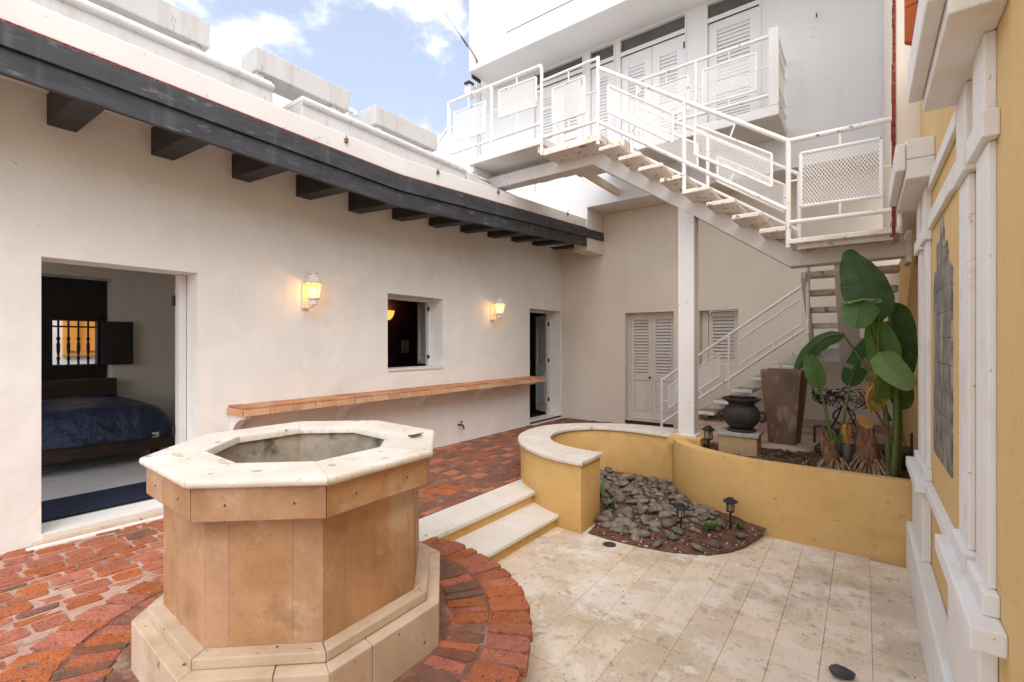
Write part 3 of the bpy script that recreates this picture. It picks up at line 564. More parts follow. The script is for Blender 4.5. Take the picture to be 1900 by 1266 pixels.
# ================================================================== rear building
RB = empty('rear_house', (-2.3, 8.0, 0), 'two storey white house closing the rear of the courtyard, upper floor overhanging', 'building')
wall_grid('y', 8.36, 8.66, -5.19, .45, -.2, 4.2, [(-3.577, -2.676, .09, 2.07), (-2.25, -1.638, 1.12, 2.06)]).build('wall', 'plaster_rear', RB)
part('wall_beam', 'plaster_rear', RB, [(-4.0, .45, 8.352, 8.359, 3.60, 3.969)], 0)
part('door_sill', 'wood_dark', RB, [(-3.57, -2.68, 8.33, 8.60, .03, .088)], .005)
for i, x in enumerate((-3.53, -3.118)):
    leaf(RB, 'door', (x, 8.53, .10), 0, .41, 1.93, 'door_paint_grey', [(.12, .72, 'panel'), (.82, 1.84, 'louver')], nsl=18, handle=(.375, .78) if i == 0 else None)
part('door_frame', 'door_paint_grey', RB, [(-3.575, -3.532, 8.50, 8.60, .09, 2.065), (-2.706, -2.678, 8.50, 8.60, .09, 2.065), (-3.532, -2.706, 8.50, 8.60, 2.031, 2.065), (-3.575, -2.68, 8.60, 8.62, .09, 2.06)], .003)
leaf(RB, 'window_shutter', (-2.13, 8.53, 1.13), 0, .47, .90, 'door_paint_grey', [(.08, .82, 'louver')], nsl=13)
part('window_frame', 'door_paint_grey', RB, [(-2.245, -2.135, 8.50, 8.60, 1.125, 2.055), (-2.13, -1.645, 8.60, 8.62, 1.125, 2.055)], .003)
# upper storey front with its door openings
FY = 7.70
doors = [(-5.19, -4.09, 'pair'), (-3.98, -3.48, 'one'), (-3.40, -2.263, 'pair'), (-1.968, -1.20, 'one')]
holes = []
for x0, x1, k in doors: holes += [(x0, x1, 4.47, 6.45), (x0, x1, 6.52, 6.76)]
wall_grid('y', FY, FY+.25, -6.65, .45, 3.40, 7.3, holes+[(-4.02, .46, 3.39, 3.97)]).build('upper_wall', 'upper_white', RB)
part('soffit', 'plaster_rear', RB, [(-4.02, .45, FY+.25, 8.352, 3.972, 4.08)], 0); part('floor_slab', 'plaster_rear', RB, [(-6.65, .45, FY+.25, 11, 4.2, 4.4)], 0)
part('side_wall', 'plaster_rear', RB, [(-4.3, -4.021, FY+.01, 8.352, 3.2, 3.97)], 0)
part('upper_volume', 'upper_white', RB, [(-6.65, .45, FY+.002, 11.5, 7.3, 9.8), (-6.65, -6.4, FY+.25, 11.5, 3.4, 7.3)], .01)
part('overhang', 'upper_white', RB, [(-6.19, .45, 6.93, FY, 6.80, 9.8)], .012)
part('crack_line', 'rust', RB, [(-5.27, -2.9, 6.926, 6.931, 7.205, 7.216)], 0)
part('interior', 'room_dark', RB, [(-6.3, .3, 9.0, 9.05, 4.4, 7.2)], 0)
for x0, x1, k in doors:
    part('transom_pane', 'dark_glass', RB, [(x0+.02, x1-.02, FY+.05, FY+.06, 6.535, 6.745)], 0)
    part('door_frame', 'door_paint', RB, [(x0, x0+.025, FY-.012, FY+.10, 4.47, 6.76), (x1-.025, x1, FY-.012, FY+.10, 4.47, 6.76), (x0+.025, x1-.025, FY-.010, FY+.10, 6.45, 6.52), (x0+.025, x1-.025, FY-.008, FY+.1, 6.745, 6.76)], .003)
    nl = 2 if k == 'pair' else 1; wd = (x1-x0-.05)/nl; zb_ = .10 if x0 > -2 else .01
    for i in range(nl):
        leaf(RB, 'door', (x0+.025+i*wd+.003, FY+.04, 4.47+zb_), 0, wd-.006, 1.977-zb_, 'door_paint', [(.10, .82 if x0 < -2 else .75, 'louver'), (.92, 1.74, 'louver')], nsl=14, stile=.13, hinge=None)
    if k == 'pair':
        for hz in (4.8, 6.2): part('hinge', 'hinge', RB, [(x1-.045, x1-.020, FY-.018, FY-.0125, hz, hz+.10)], .002)
    part('door_back', 'room_dark', RB, [(x0, x1, FY+.12, FY+.14, 4.47, 6.46)], 0)
# pipes, junction box and cable on the left corner
for x in (-6.62, -6.56): MB().tube([(x, FY-.03, 3.5), (x, FY-.03, 9.6)], .016, 8).build('conduit', 'upper_white', RB, smooth=True)
part('junction_box', 'upper_white', RB, [(-6.36, -6.22, 6.99, 7.2, 6.42, 6.62)], .008); part('junction_box', 'cable', RB, [(-6.34, -6.20, 6.95, 7.1, 6.62, 6.66)], .008)
part('meter_plate', 'cable', RB, [(-6.235, -6.195, 7.05, 7.3, 6.75, 7.2)], .01)
cw = empty('overhead_wire', (-6.0, 6.92, 6.9), 'dark overhead wire hooked to the corner of the upper house', 'wire')
MB().tube([(-5.98, 6.92, 6.95), (-6.10, 6.88, 7.16), (-6.25, 6.80, 7.42), (-7.6, 6.0, 9.8), (-9.5, 4.9, 13)], .006, 6).build('cable', 'cable', cw)
MB().tube([(-5.96, 6.92, 6.93), (-6.04, 6.86, 7.12), (-6.22, 6.79, 7.40)], .005, 6).build('cable', 'cable', cw); MB().tube([(-6.16, 6.85, 7.25), (-6.27, 6.79, 7.46)], .014, 6).build('clamp', 'iron', cw)
part('hook', 'rust', cw, [(-5.985, -5.965, 6.90, 6.93, 6.90, 6.95)], .003)
hk = MB().tube(smooth_path([(-.52, FY, 6.0), (-.52, FY-.04, 6.0), (-.52, FY-.05, 5.97), (-.52, FY-.03, 5.95)], 3), .007, 6).build('hook', 'iron', RB)

# ================================================================== steel stair
ST = empty('metal_staircase', (-1.6, 5.58, .35), 'peeling white outdoor staircase on a central beam, doubling back over the planter', 'staircase')
NY, FYr = 5.12, 6.07
def lattice(name, o, ux, hgt, parent, mat='mesh_paint', dx=.026, dz=.040, r=.0034):
    """expanded metal: parallelogram from o along vector ux, vertical height hgt, plane spanned by ux and z"""
    o = Vector(o); ux = Vector(ux); Ln = Vector((ux.x, ux.y, 0)).length; slope = ux.z/Ln; d = Vector((ux.x, ux.y, 0))/Ln
    m = MB(); k = dz/dx; nrm = d.cross(Vector((0, 0, 1)))
    def seg(a, b):
        p = o+d*a[0]+Vector((0, 0, a[1]+slope*a[0])); q = o+d*b[0]+Vector((0, 0, b[1]+slope*b[0]))
        t = (q-p); 
        if t.length < .01: return
        t.normalize(); s1 = t.cross(nrm)*r; s2 = nrm*r*.7
        m.add([p+s1, p+s2, p-s1, p-s2, q+s1, q+s2, q-s1, q-s2], [(0,1,5,4),(1,2,6,5),(2,3,7,6),(3,0,4,7)])
    c = -hgt/k
    while c < Ln:
        a0, a1 = max(0, c), min(Ln, c+hgt/k)
        if a1 > a0:
            seg((a0, (a0-c)*k), (a1, (a1-c)*k)); seg((a0, hgt-(a0-c)*k), (a1, hgt-(a1-c)*k))
        c += dx
    return m.build(name, mat, parent)
def mesh_panel(y, x0, z0, x1, z1, h, parent, fr=.014, axis='x', fixed=None):
    """framed panel in plane y: lower edge from (x0,z0) to (x1,z1), height h"""
    p = [(x0, y, z0), (x1, y, z1), (x1, y, z1+h), (x0, y, z0+h)]
    m = MB()
    for i in range(4): m.tube([p[i], p[(i+1) % 4]], fr, 8)
    f = m.build('panel_frame', 'rail_paint', parent, smooth=True)
    lattice('expanded_mesh', (x0, y, z0), (x1-x0, 0, z1-z0), h, f)
    return f
def rail(name, pts, r=.021, parent=ST, n=10): return MB().tube(pts, r, n).build(name, 'rail_paint', parent, smooth=True)
def tread(x0, x1, y0, y1, zt_, th=.045, mat='tread_paint', top=None):
    m = MB(); nx_ = 8
    vs = []
    m.box(x0, x1, y0, y1, zt_-th, zt_)
    o = m.build('tread', mat, ST, bevel=.007, seg=1)
    for v in o.data.vertices:
        n_ = mnoise.noise(Vector((v.co.x*9+x0*5, v.co.y*6, v.co.z*30+zt_*3))); v.co += Vector((n_*.006, n_*.006, n_*.004))
    if top:
        o.data.materials.append(MATS[top])
        for p in o.data.polygons:
            if p.normal.z > .9: p.material_index = 1
    return o
part('column', 'paint_white', ST, [(-1.71, -1.53, 5.49, 5.67, .47, 3.12)], .012)
part('column_foot', 'paint_white', ST, [(-1.735, -1.505, 5.465, 5.695, .452, .475)], .004)
# upper beam: level part, sloping part, level part under the landing
def beam_xz(prof_lo, prof_hi, y0, y1, name='beam', bevel=.008):
    m = MB(); n = len(prof_lo)
    for i in range(n-1):
        a, b, c, d = prof_lo[i], prof_lo[i+1], prof_hi[i+1], prof_hi[i]
        m.add([(a[0], y0, a[1]), (b[0], y0, b[1]), (c[0], y0, c[1]), (d[0], y0, d[1]), (a[0], y1, a[1]), (b[0], y1, b[1]), (c[0], y1, c[1]), (d[0], y1, d[1])],
              [(0,1,2,3),(7,6,5,4),(0,4,5,1),(3,2,6,7)])
        if i == 0: m.f.append(tuple(len(m.v)-8+k for k in (0, 3, 7, 4)))
        if i == n-2: m.f.append(tuple(len(m.v)-8+k for k in (1, 5, 6, 2)))
    return m.build(name, 'paint_white', ST, bevel=bevel)
beam_xz([(-4.62, 3.80), (-2.78, 3.79), (-1.62, 3.00), (-.60, 2.275), (.33, 2.285)], [(-4.62, 3.97), (-2.69, 3.97), (-1.62, 3.20), (-.53, 2.425), (.33, 2.425)], 5.48, 5.68)
part('anchor_plate', 'tread_paint', ST, [(.30, .338, 5.42, 5.74, 2.22, 2.50)], .006)
part('platform', 'paint_white', ST, [(-4.57, -3.30, 5.10, 6.09, 4.06, 4.16)], .01); part('platform', 'tread_paint', ST, [(-3.29, -2.50, 5.10, 6.09, 3.90, 3.985)], .008)
for bb in ((-4.56, -4.50, 5.14, 6.05, 3.972, 4.059), (-3.40, -3.34, 5.14, 6.05, 3.972, 4.059), (-4.56, -4.5, 5.20, 5.26, 3.76, 3.971)): part('platform_beam', 'paint_white', ST, [bb], .004)
for k in range(8):
    x = -2.515+.243*k; z = 3.815-.1725*k
    tread(x, x+.272, NY-.02, FYr+.03, z)
    m = MB(); zt0 = 3.97-.712*(x+.02+2.69); 
    m.add([(x+.03, 5.52, z-.046), (x+.235, 5.52, z-.046), (x+.235, 5.52, z-.19), (x+.03, 5.64, z-.046), (x+.235, 5.64, z-.046), (x+.235, 5.64, z-.19)], [(0,1,2),(5,4,3),(0,3,4,1),(1,4,5,2),(2,5,3,0)])
    m.build('tread_bracket', 'tread_paint', ST)
part('landing', 'tread_paint', ST, [(-.575, .255, NY-.03, 6.10, 2.427, 2.475)], .008, seg=1); part('landing_frame', 'tread_paint', ST, [(-.50, .20, 5.16, 5.22, 2.385, 2.427), (-.50, -.44, 5.22, 6.05, 2.385, 2.427), (.14, .20, 5.22, 6.05, 2.385, 2.427)], .004)
# near side guard rails
rail('handrail', smooth_path([(-4.98, NY, 5.09), (-4.2, NY, 5.085), (-3.40, NY, 5.08), (-3.345, NY, 5.065), (-3.325, NY, 5.02), (-3.325, NY, 4.9)], 4)); rail('post', [(-3.325, NY, 4.9), (-3.325, NY, 3.92)])
rail('post', [(-4.98, NY, 5.09), (-4.98, NY, 4.28)]); rail('post', [(-4.15, NY, 5.08), (-4.15, NY, 4.10)]); rail('post', [(-4.90, NY-.05, 4.95), (-4.90, NY-.05, 3.92)], .014)
rail('rail', [(-4.98, NY, 4.32), (-3.33, NY, 4.33)]); rail('handrail', [(-4.98, NY, 4.75), (-5.3, NY, 4.45)], .018)
for xx, a, b in ((-4.58, 4.92, 5.08), (-4.58, 4.32, 4.48), (-3.72, 4.95, 5.08), (-3.72, 4.33, 4.6)): rail('spacer', [(xx, NY, a), (xx, NY, b)], .010, n=6)
for xa, xb, zz in ((-4.98, -4.86, 4.70), (-4.27, -4.15, 4.66), (-4.15, -4.02, 4.72), (-3.41, -3.33, 4.75)): rail('spacer', [(xa, NY, zz), (xb, NY, zz)], .010, n=6)
mesh_panel(NY, -4.86, 4.48, -4.27, 4.47, .43, ST); mesh_panel(NY, -4.02, 4.60, -3.41, 4.58, .37, ST)
rail('handrail', [(-3.31, NY, 4.87), (-2.53, NY, 4.885)], .017); rail('rail', [(-3.31, NY, 4.14), (-2.54, NY, 4.14)], .019)
mesh_panel(NY, -3.16, 4.28, -2.71, 4.29, .44, ST, .012)
for xa, xb, za, zb2 in ((-3.31, -3.16, 4.5, 4.5), (-2.71, -2.53, 4.5, 4.5), (-2.93, -2.93, 4.73, 4.87), (-2.93, -2.93, 4.14, 4.28)): rail('spacer', [(xa, NY, za), (xb, NY, zb2)], .009, n=6)
rail('post', [(-2.53, NY, 4.90), (-2.53, NY, 3.86)]); rail('post', [(-1.53, NY, 4.06), (-1.53, NY, 3.08)]); rail('post', [(-.57, NY, 3.40), (-.57, NY, 2.40)], .023)
rail('handrail', [(-2.53, NY, 4.77), (-.57, NY, 3.40)], .023); rail('rail', [(-2.53, NY, 4.13), (-.585, NY, 2.76)], .021)
mesh_panel(NY, -2.40, 4.21, -1.65, 3.66, .31, ST); mesh_panel(NY, -1.42, 3.48, -.71, 3.00, .31, ST)
for xa, za, xb, zb2 in ((-2.05, 4.26, -1.99, 4.40), (-2.08, 3.97, -2.14, 3.85), (-1.08, 3.56, -1.02, 3.72), (-1.03, 3.22, -1.09, 3.11)): rail('spacer', [(xa, NY, za), (xb, NY, zb2)], .009, n=6)
rail('handrail', [(-.57, NY, 3.40), (.195, NY, 3.395)], .023); rail('rail', [(-.57, NY, 2.635), (.25, NY, 2.625)], .021); rail('post', [(.245, NY, 2.75), (.245, NY, 2.42)], .023)
mesh_panel(NY, -.47, 2.77, .12, 2.76, .49, ST, .016)
for xa, za, xb, zb2 in ((-.17, 3.26, -.17, 3.39), (-.17, 2.63, -.17, 2.76), (-.57, 3.02, -.47, 3.02), (.12, 3.0, .20, 3.0)): rail('spacer', [(xa, NY, za), (xb, NY, zb2)], .010, n=6)
# far side guard of the upper flight
rail('post', [(-1.53, FYr, 4.02), (-1.53, FYr, 3.10)]); rail('post', [(-.57, FYr, 3.38), (-.57, FYr, 2.47)], .023); rail('post', [(-2.5, FYr, 4.72), (-2.5, FYr, 3.8)])
rail('handrail', [(-2.5, FYr, 4.72), (-.57, FYr, 3.36)], .021); rail('rail', [(-2.5, FYr, 4.08), (-.57, FYr, 2.74)], .019)
mesh_panel(FYr, -2.38, 4.17, -1.65, 3.66, .30, ST); mesh_panel(FYr, -1.42, 3.46, -.71, 2.97, .30, ST)
# short middle flight towards the camera and lower flight along the rear wall
for k in range(4):
    y = 6.2+.25*k; tread(-.56, .295, y, y+.275, 2.305-.184*k, .06)
m = MB(); y0, z0, y1, z1 = 5.70, 2.44, 7.32, 1.30
m.add([(-.24, y0, z0-.22), (-.04, y0, z0-.22), (-.04, y0, z0-.05), (-.24, y0, z0-.05), (-.24, y1, z1-.12), (-.04, y1, z1-.12), (-.04, y1, z1+.10), (-.24, y1, z1+.10)], [(0,3,2,1),(4,5,6,7),(0,1,5,4),(1,2,6,5),(2,3,7,6),(3,0,4,7)]).build('beam', 'paint_white', ST, bevel=.008)
m = MB().bar((-.54, 6.15, 2.26), (-.535, 7.25, 1.48), .05, .10).build('stringer', 'paint_white', ST, bevel=.004)
rail('post', [(-.50, 6.2, 2.42), (-.50, 6.2, 1.62)], .02)
part('landing', 'tread_paint', ST, [(-.53, .30, 7.22, 8.22, 1.505, 1.565)], .008, seg=1)
for k in range(7):
    if k == 6: continue
    x = -1.99+.248*k; tread(x, x+.262, 7.20, 8.20, .515+.1755*k, .05, top='tread_top')
beam_xz([(-1.95, .36), (-.60, 1.26), (.10, 1.26)], [(-1.95, .48), (-.72, 1.43), (.10, 1.43)], 7.62, 7.82)
part('foot_plate', 'yellow_wall', ST, [(-2.25, -2.02, 7.55, 7.9, .352, .43)], .006)
LY = 7.21
rail('post', [(-2.49, LY, .95), (-2.49, LY, .05)]); rail('post', [(-1.53, LY, 1.62), (-1.53, LY, .86)]); rail('handrail', [(-2.49, LY, .94), (-.62, LY, 2.27)]); rail('rail', [(-2.49, LY, .28), (-.62, LY, 1.69)])
mesh_panel(LY, -2.38, .52, -1.66, 1.03, .33, ST, .013); mesh_panel(LY, -1.41, 1.20, -.66, 1.75, .34, ST, .013)
for xa, za, xb, zb2 in ((-2.49, .63, -2.38, .63), (-1.66, 1.2, -1.41, 1.2), (-1.95, .83, -1.88, .73), (-1.0, 1.5, -.93, 1.40), (-1.1, 1.78, -1.15, 1.88), (-.66, 1.93, -.5, 1.93)): rail('spacer', [(xa, LY, za), (xb, LY, zb2)], .009, n=6)

# balcony along the upper doors
BA = empty('balcony', (-2.0, 7.2, 4.4), 'white concrete balcony with mesh railing below the upper louvred doors', 'balcony'); BY = 6.88
part('slab', 'paint_white', BA, [(-3.54, -.87, 6.86, 7.688, 4.42, 4.55)], .012); part('walkway', 'plaster_rear', BA, [(-3.54, -2.62, 6.095, 6.857, 4.18, 4.30)], .01)
part('walkway_channel', 'plaster_rear', BA, [(-3.46, -3.40, 6.12, 7.68, 4.06, 4.178)], .004)
part('corner_post', 'paint_white', BA, [(-.985, -.87, 6.862, 6.90, 4.553, 5.55)], .006)
for nm, z in (('handrail', 5.46), ('rail', 4.70)): rail(nm, [(-2.75, BY, z), (-.985, BY, z)], .022, BA)
for x in (-2.75, -1.89): rail('post', [(x, BY, 5.46), (x, BY, 4.56)], .02, BA)
mesh_panel(BY, -1.80, 4.81, -1.13, 4.81, .49, BA); mesh_panel(BY, -2.62, 4.81, -2.0, 4.81, .49, BA)
for xa, za, xb, zb2 in ((-1.46, 5.30, -1.46, 5.46), (-1.46, 4.7, -1.46, 4.81), (-1.13, 5.07, -.98, 5.07), (-2.31, 5.3, -2.31, 5.46), (-2.0, 5.07, -1.8, 5.07)): rail('spacer', [(xa, BY, za), (xb, BY, zb2)], .009, BA, 6)
for z, r_ in ((5.46, .022), (5.22, .013), (4.86, .013), (4.70, .02)): rail('rail', [(-.90, 6.92, z), (-.90, 7.69, z)], r_, BA)
fm = MB()
for a, b in (((-.90, 7.0, 4.82), (-.90, 7.6, 4.82)), ((-.90, 7.6, 4.82), (-.90, 7.6, 5.3)), ((-.90, 7.6, 5.3), (-.90, 7.0, 5.3)), ((-.90, 7.0, 5.3), (-.90, 7.0, 4.82))): fm.tube([a, b], .013, 6)
ff = fm.build('panel_frame', 'rail_paint', BA, smooth=True); lattice('expanded_mesh', (-.90, 7.0, 4.82), (0, .6, 0), .48, ff)

# ================================================================== right wall with portal
RW = empty('portal_wall', (.45, 3, -.23), 'ochre yellow wall with white pilasters and cornices framing a tile picture', 'wall'); X = .34
part('wall', 'yellow_portal', RW, [(X, .70, -2.0, 4.7, -.26, 3.6)], 0); part('wall', 'yellow_wall', RW, [(.385, .70, 4.7, 8.36, -.26, 2.60)], 0)
part('upper_wall', 'plaster_rear', RW, [(.195, .7, 4.705, 7.69, 2.60, 8.2)], .01); part('upper_wall', 'plaster_rear', RW, [(X+.002, .7, 4.60, 4.704, 3.6, 8.2)], 0)
mm = MB()
for i in range(40):
    z = 2.34+i*.147; x = .176+.006*math.sin(z*1.6)+rnd.uniform(-.003, .003); mm.box(x, .196, 4.688, 4.73, z, z+.1475)
mm.build('worn_edge', 'red_edge', RW, bevel=.004)
part('plinth', 'portal_white', RW, [(.262, X, -1.0, 4.785, -.232, .130)], .012)
def pilaster_pair(y0, y1, s1, s2, ledge0, ledge1):
    part('pedestal', 'portal_white', RW, [(.292, X-.001, y0, y1, .131, .571)], .008)
    part('ledge', 'portal_white', RW, [(.256, X, ledge0, ledge1, .572, .645)], .008)
    for a, b in (s1, s2):
        part('pilaster_base', 'portal_white', RW, [(.298, X, a-.05, b+.04, .646, .715)], .006)
        part('pilaster', 'portal_white', RW, [(.319, X, a, b, .716, 2.149)], .005)
        part('capital', 'portal_white', RW, [(.298, X, a-.05, b+.04, 2.150, 2.236)], .006)
        part('frieze_block', 'portal_white', RW, [(.310, X, a, b, 2.237, 2.50)], .005)
pilaster_pair(2.10, 2.78, (2.13, 2.334), (2.481, 2.706), 1.981, 2.862)
pilaster_pair(3.93, 4.66, (3.95, 4.16), (4.36, 4.57), 3.87, 4.70)
part('rail_ledge', 'portal_white', RW, [(.300, X, 2.863, 3.869, .585, .643)], .006)
part('architrave', 'portal_white', RW, [(.315, X, 2.78, 3.88, 2.20, 2.29)], .006); part('frieze_band', 'portal_white', RW, [(.315, X, 2.78, 3.88, 2.44, 2.515)], .006)
for a, b in ((1.95, 2.72), (3.75, 4.69)):
    part('cornice', 'portal_white', RW, [(.205, X, a, b, 2.502, 2.62)], .008); part('cornice_lip', 'portal_white', RW, [(.155, .204, a-.01, b, 2.555, 2.72)], .010, seg=3); part('cornice_top', 'portal_white', RW, [(.204, X, a, b, 2.621, 2.74)], .01)
# mural of glazed tiles, broken top
mu = empty('tile_mural', (X-.01, 3.41, .86), 'tall broken-topped panel of old blue grey painted tiles on the ochre wall', 'mural')
ty = [3.05+.1445*i for i in range(6)]
for i in range(5):
    for j in range(10):
        z0 = .862+.134*j; top = 1.93+[-.02, .09, .25, .15, -.01][i]
        if z0 > top-.02: continue
        z1 = min(z0+.131, top)
        a, b = ty[i]+.0015, ty[i+1]-.0015
        m = MB()
        if z1 < z0+.13:
            pk = rnd.uniform(.2, .8); zl, zr = z0+(z1-z0)*rnd.uniform(.3, .8), z0+(z1-z0)*rnd.uniform(.3, .8); yp = a+(b-a)*pk
            pts = [(a, z0), (b, z0), (b, zr), (yp, z1), (a, zl)]
        else: pts = [(a, z0), (b, z0), (b, z1), (a, z1)]
        nn = len(pts); vs = [(X-.007, y, z) for y, z in pts]+[(X, y, z) for y, z in pts]
        m.add(vs, [tuple(range(nn)), tuple(range(nn, 2*nn))[::-1]]+[(q_, (q_+1) % nn, (q_+1) % nn+nn, q_+nn) for q_ in range(nn)]).build('tile', 'mural_glaze', mu)
# clay roof tiles above the cornices
rt = empty('roof_tile_edge', (.25, 3.0, 2.74), 'broken orange clay roof tiles showing above the near cornice', 'roof tiles')
for pts in ([(.155, 2.93), (.20, 2.90), (.30, 2.80), (.335, 2.80), (.335, 3.13), (.155, 3.08)], [(.155, 3.083), (.335, 3.133), (.335, 3.7), (.15, 3.7)]):
    vs = [(x, 2.9, z) for x, z in pts]+[(x, 2.94, z) for x, z in pts]; nn = len(pts)
    MB().add(vs, [tuple(range(nn)), tuple(range(nn, 2*nn))[::-1]]+[(q_, (q_+1) % nn, (q_+1) % nn+nn, q_+nn) for q_ in range(nn)]).build('tile', 'clay_roof', rt, bevel=.003)
part('tile_bed', 'clay_roof', rt, [(.21, X-.001, 2.0, 2.89, 2.742, 2.80)], .004)

# ================================================================== brick terrace
WC = Vector((-2.44, 1.37))
TE = MB().box(-4.95, -3.04, -1.5, 8.36, -.26, -.005).build('brick_terrace', 'mortar'); tag(TE, 'raised red brick paving along the left wall and round the well', kind='structure')
tp2 = MB().prism([(WC.x+1.215*math.cos(2*math.pi*k/72), WC.y+1.215*math.sin(2*math.pi*k/72)) for k in range(72)], -.06, -.001).build('mortar_bed', 'mortar_dark', TE)
MB().prism([(WC.x+1.20*math.cos(2*math.pi*k/72), WC.y+1.20*math.sin(2*math.pi*k/72)) for k in range(72)], -.25, -.061).build('retaining_wall', 'yellow_wall', TE, smooth=True)
MB().box(-3.04, -1.9, 5.7, 8.36, -.26, -.014).build('mortar_bed', 'mortar', TE); MB().box(-3.04, -2.45, -1.5, .6, -.26, -.016).build('mortar_bed', 'mortar', TE)
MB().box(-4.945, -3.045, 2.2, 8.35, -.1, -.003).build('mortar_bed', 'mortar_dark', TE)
def brick_mesh(k, dark):
    r_ = random.Random(100+k); m = MB(); rings = []
    base = [(-.5, -.38), (-.40, -.5), (.40, -.5), (.5, -.38), (.5, .38), (.40, .5), (-.40, .5), (-.5, .38)]
    jit = [(r_.uniform(-.05, .03), r_.uniform(-.07, .05)) for _ in base]
    for sc_, z, jz in ((1.0, -1.0, 0), (1.0, -.22, .0), (.97, -.03, .04), (.92, .0, .05)):
        for (x, y), (jx, jy) in zip(base, jit): m.v.append(((x+jx)*(1-(1-sc_)*.6), (y+jy)*sc_, z+r_.uniform(-jz, jz)*(1.6 if sc_ < .9 else 1)))
    for i in range(3):
        for j in range(8): m.f.append((i*8+j, i*8+(j+1) % 8, (i+1)*8+(j+1) % 8, (i+1)*8+j))
    m.v.append((0, 0, r_.uniform(-.03, .05))); 
    for j in range(8): m.f.append((24+j, 24+(j+1) % 8, 32))
    me = m.mesh('brick'); me.materials.append(MATS['brick_dark' if dark else 'brick']); 
    for p in me.polygons: p.use_smooth = False
    return me
BM = [brick_mesh(k, False) for k in range(8)]; BD = [brick_mesh(k+20, True) for k in range(6)]
bricks = []                                          # (centre x, y, length, width, rotation, lift)
x = -4.94
while x < -3.06:
    wd = rnd.choice([.145, .14, .085, .08, .15, .09]); 
    if x+wd > -3.045: wd = -3.045-x
    if wd < .04: break
    y = -.2+rnd.uniform(0, .2)
    while y < 8.3:
        ln = rnd.uniform(.15, .205) if wd > .12 else rnd.uniform(.16, .23)
        bricks.append((x+wd/2, y+ln/2, ln, wd, R(90)+rnd.uniform(-.02, .02))); y += ln+.002
    x += wd+.002
for xx in (-3.0, -2.89, -2.71, -2.6, -2.42, -2.3, -2.12):
    y = 6.15
    while y < 8.25: bricks.append((xx, y+.1, .2, .12, R(90))); y += .205
xx = -2.98
while xx < -2.5:
    y = -.2
    while y < .5: bricks.append((xx, y+.1, .2, .13, R(90))); y += .21
    xx += .135
keep = []
curve_out = [(-2.04, 3.80), (-2.35, 3.83), (-2.65, 3.95), (-2.93, 4.12), (-3.12, 4.32), (-3.28, 4.58), (-3.36, 4.9), (-3.36, 5.22), (-3.22, 5.52), (-2.98, 5.76), (-2.65, 5.95), (-2.25, 6.05), (-1.72, 6.05)]
curve_in = [(-2.06, 4.28), (-2.3, 4.29), (-2.52, 4.34), (-2.71, 4.44), (-2.84, 4.56), (-2.94, 4.73), (-3.0, 4.94), (-2.99, 5.18), (-2.9, 5.38), (-2.76, 5.52), (-2.58, 5.6), (-2.3, 5.63), (-1.72, 5.55)]
def inpoly(p, poly):
    c = False; n = len(poly)
    for i in range(n):
        a, b = poly[i], poly[(i+1) % n]
        if (a[1] > p[1]) != (b[1] > p[1]) and p[0] < (b[0]-a[0])*(p[1]-a[1])/(b[1]-a[1])+a[0]: c = not c
    return c
wallpoly = curve_out+curve_in[::-1]
for b in bricks:
    if (Vector(b[:2])-WC).length < 1.25+b[3]*.35 or inpoly(b[:2], wallpoly): continue
    keep.append(b)
ring = []
for r0, r1, lo_, hi_ in ((1.015, 1.255, .085, .16), (.79, 1.012, .055, .10)):
    a = 0.0
    while a < 2*math.pi-.03:
        w_ = rnd.uniform(lo_, hi_)/((r0+r1)/2); w_ = min(w_, 2*math.pi-a)
        am = a+w_/2; rm = (r0+r1)/2; ring.append((WC.x+rm*math.cos(am), WC.y+rm*math.sin(am), r1-r0-.005, w_*rm*1.0, am)); a += w_+.004
campos = Vector((0, 0, 1.5))
def vis_area(b):
    p = Vector((b[0], b[1], 0)); d = campos-p; f_ = Vector((-.596, .803, 0)); dep = -d.dot(f_)
    if dep < .5: return 0
    u = (-d).dot(Vector((.803, .596, 0)))/dep; v = -1.5/dep
    if abs(u) > 1.12 or v < -.80: return 0
    if (Vector(b[:2])-WC).length < 1.3 and (p-campos).length > 3.2: return 0.01
    return b[2]*b[3]*1.5/dep**3
allb = [(vis_area(b), b, 0) for b in keep]+[(vis_area(b)*1.2, b, 1) for b in ring]
allb.sort(key=lambda t: -t[0])
rest = MB(); restd = MB()
for i, (ar, b, isring) in enumerate(allb):
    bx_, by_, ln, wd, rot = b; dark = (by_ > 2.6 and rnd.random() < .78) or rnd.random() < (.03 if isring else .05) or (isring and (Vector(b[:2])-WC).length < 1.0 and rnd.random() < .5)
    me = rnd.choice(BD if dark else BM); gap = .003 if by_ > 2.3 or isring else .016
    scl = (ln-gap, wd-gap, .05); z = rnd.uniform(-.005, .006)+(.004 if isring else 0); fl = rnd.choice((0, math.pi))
    if i < 296:
        o = inst('brick', me, TE, (bx_, by_, z), (rnd.uniform(-.02, .02), rnd.uniform(-.02, .02), rot+fl), scl)
    elif ar > 0 or by_ > -.1:
        M = Matrix.Translation((bx_, by_, z)) @ Matrix.Rotation(rot+fl, 4, 'Z') @ Matrix.Diagonal((*scl, 1))
        tgt = restd if dark else rest
        tgt.add([M @ v.co for v in me.vertices], [tuple(p.vertices) for p in me.polygons])
for t_, mt in ((rest, 'brick'), (restd, 'brick_dark')):
    o = t_.build('paving_bricks', mt, TE); tag(o, kind='stuff')

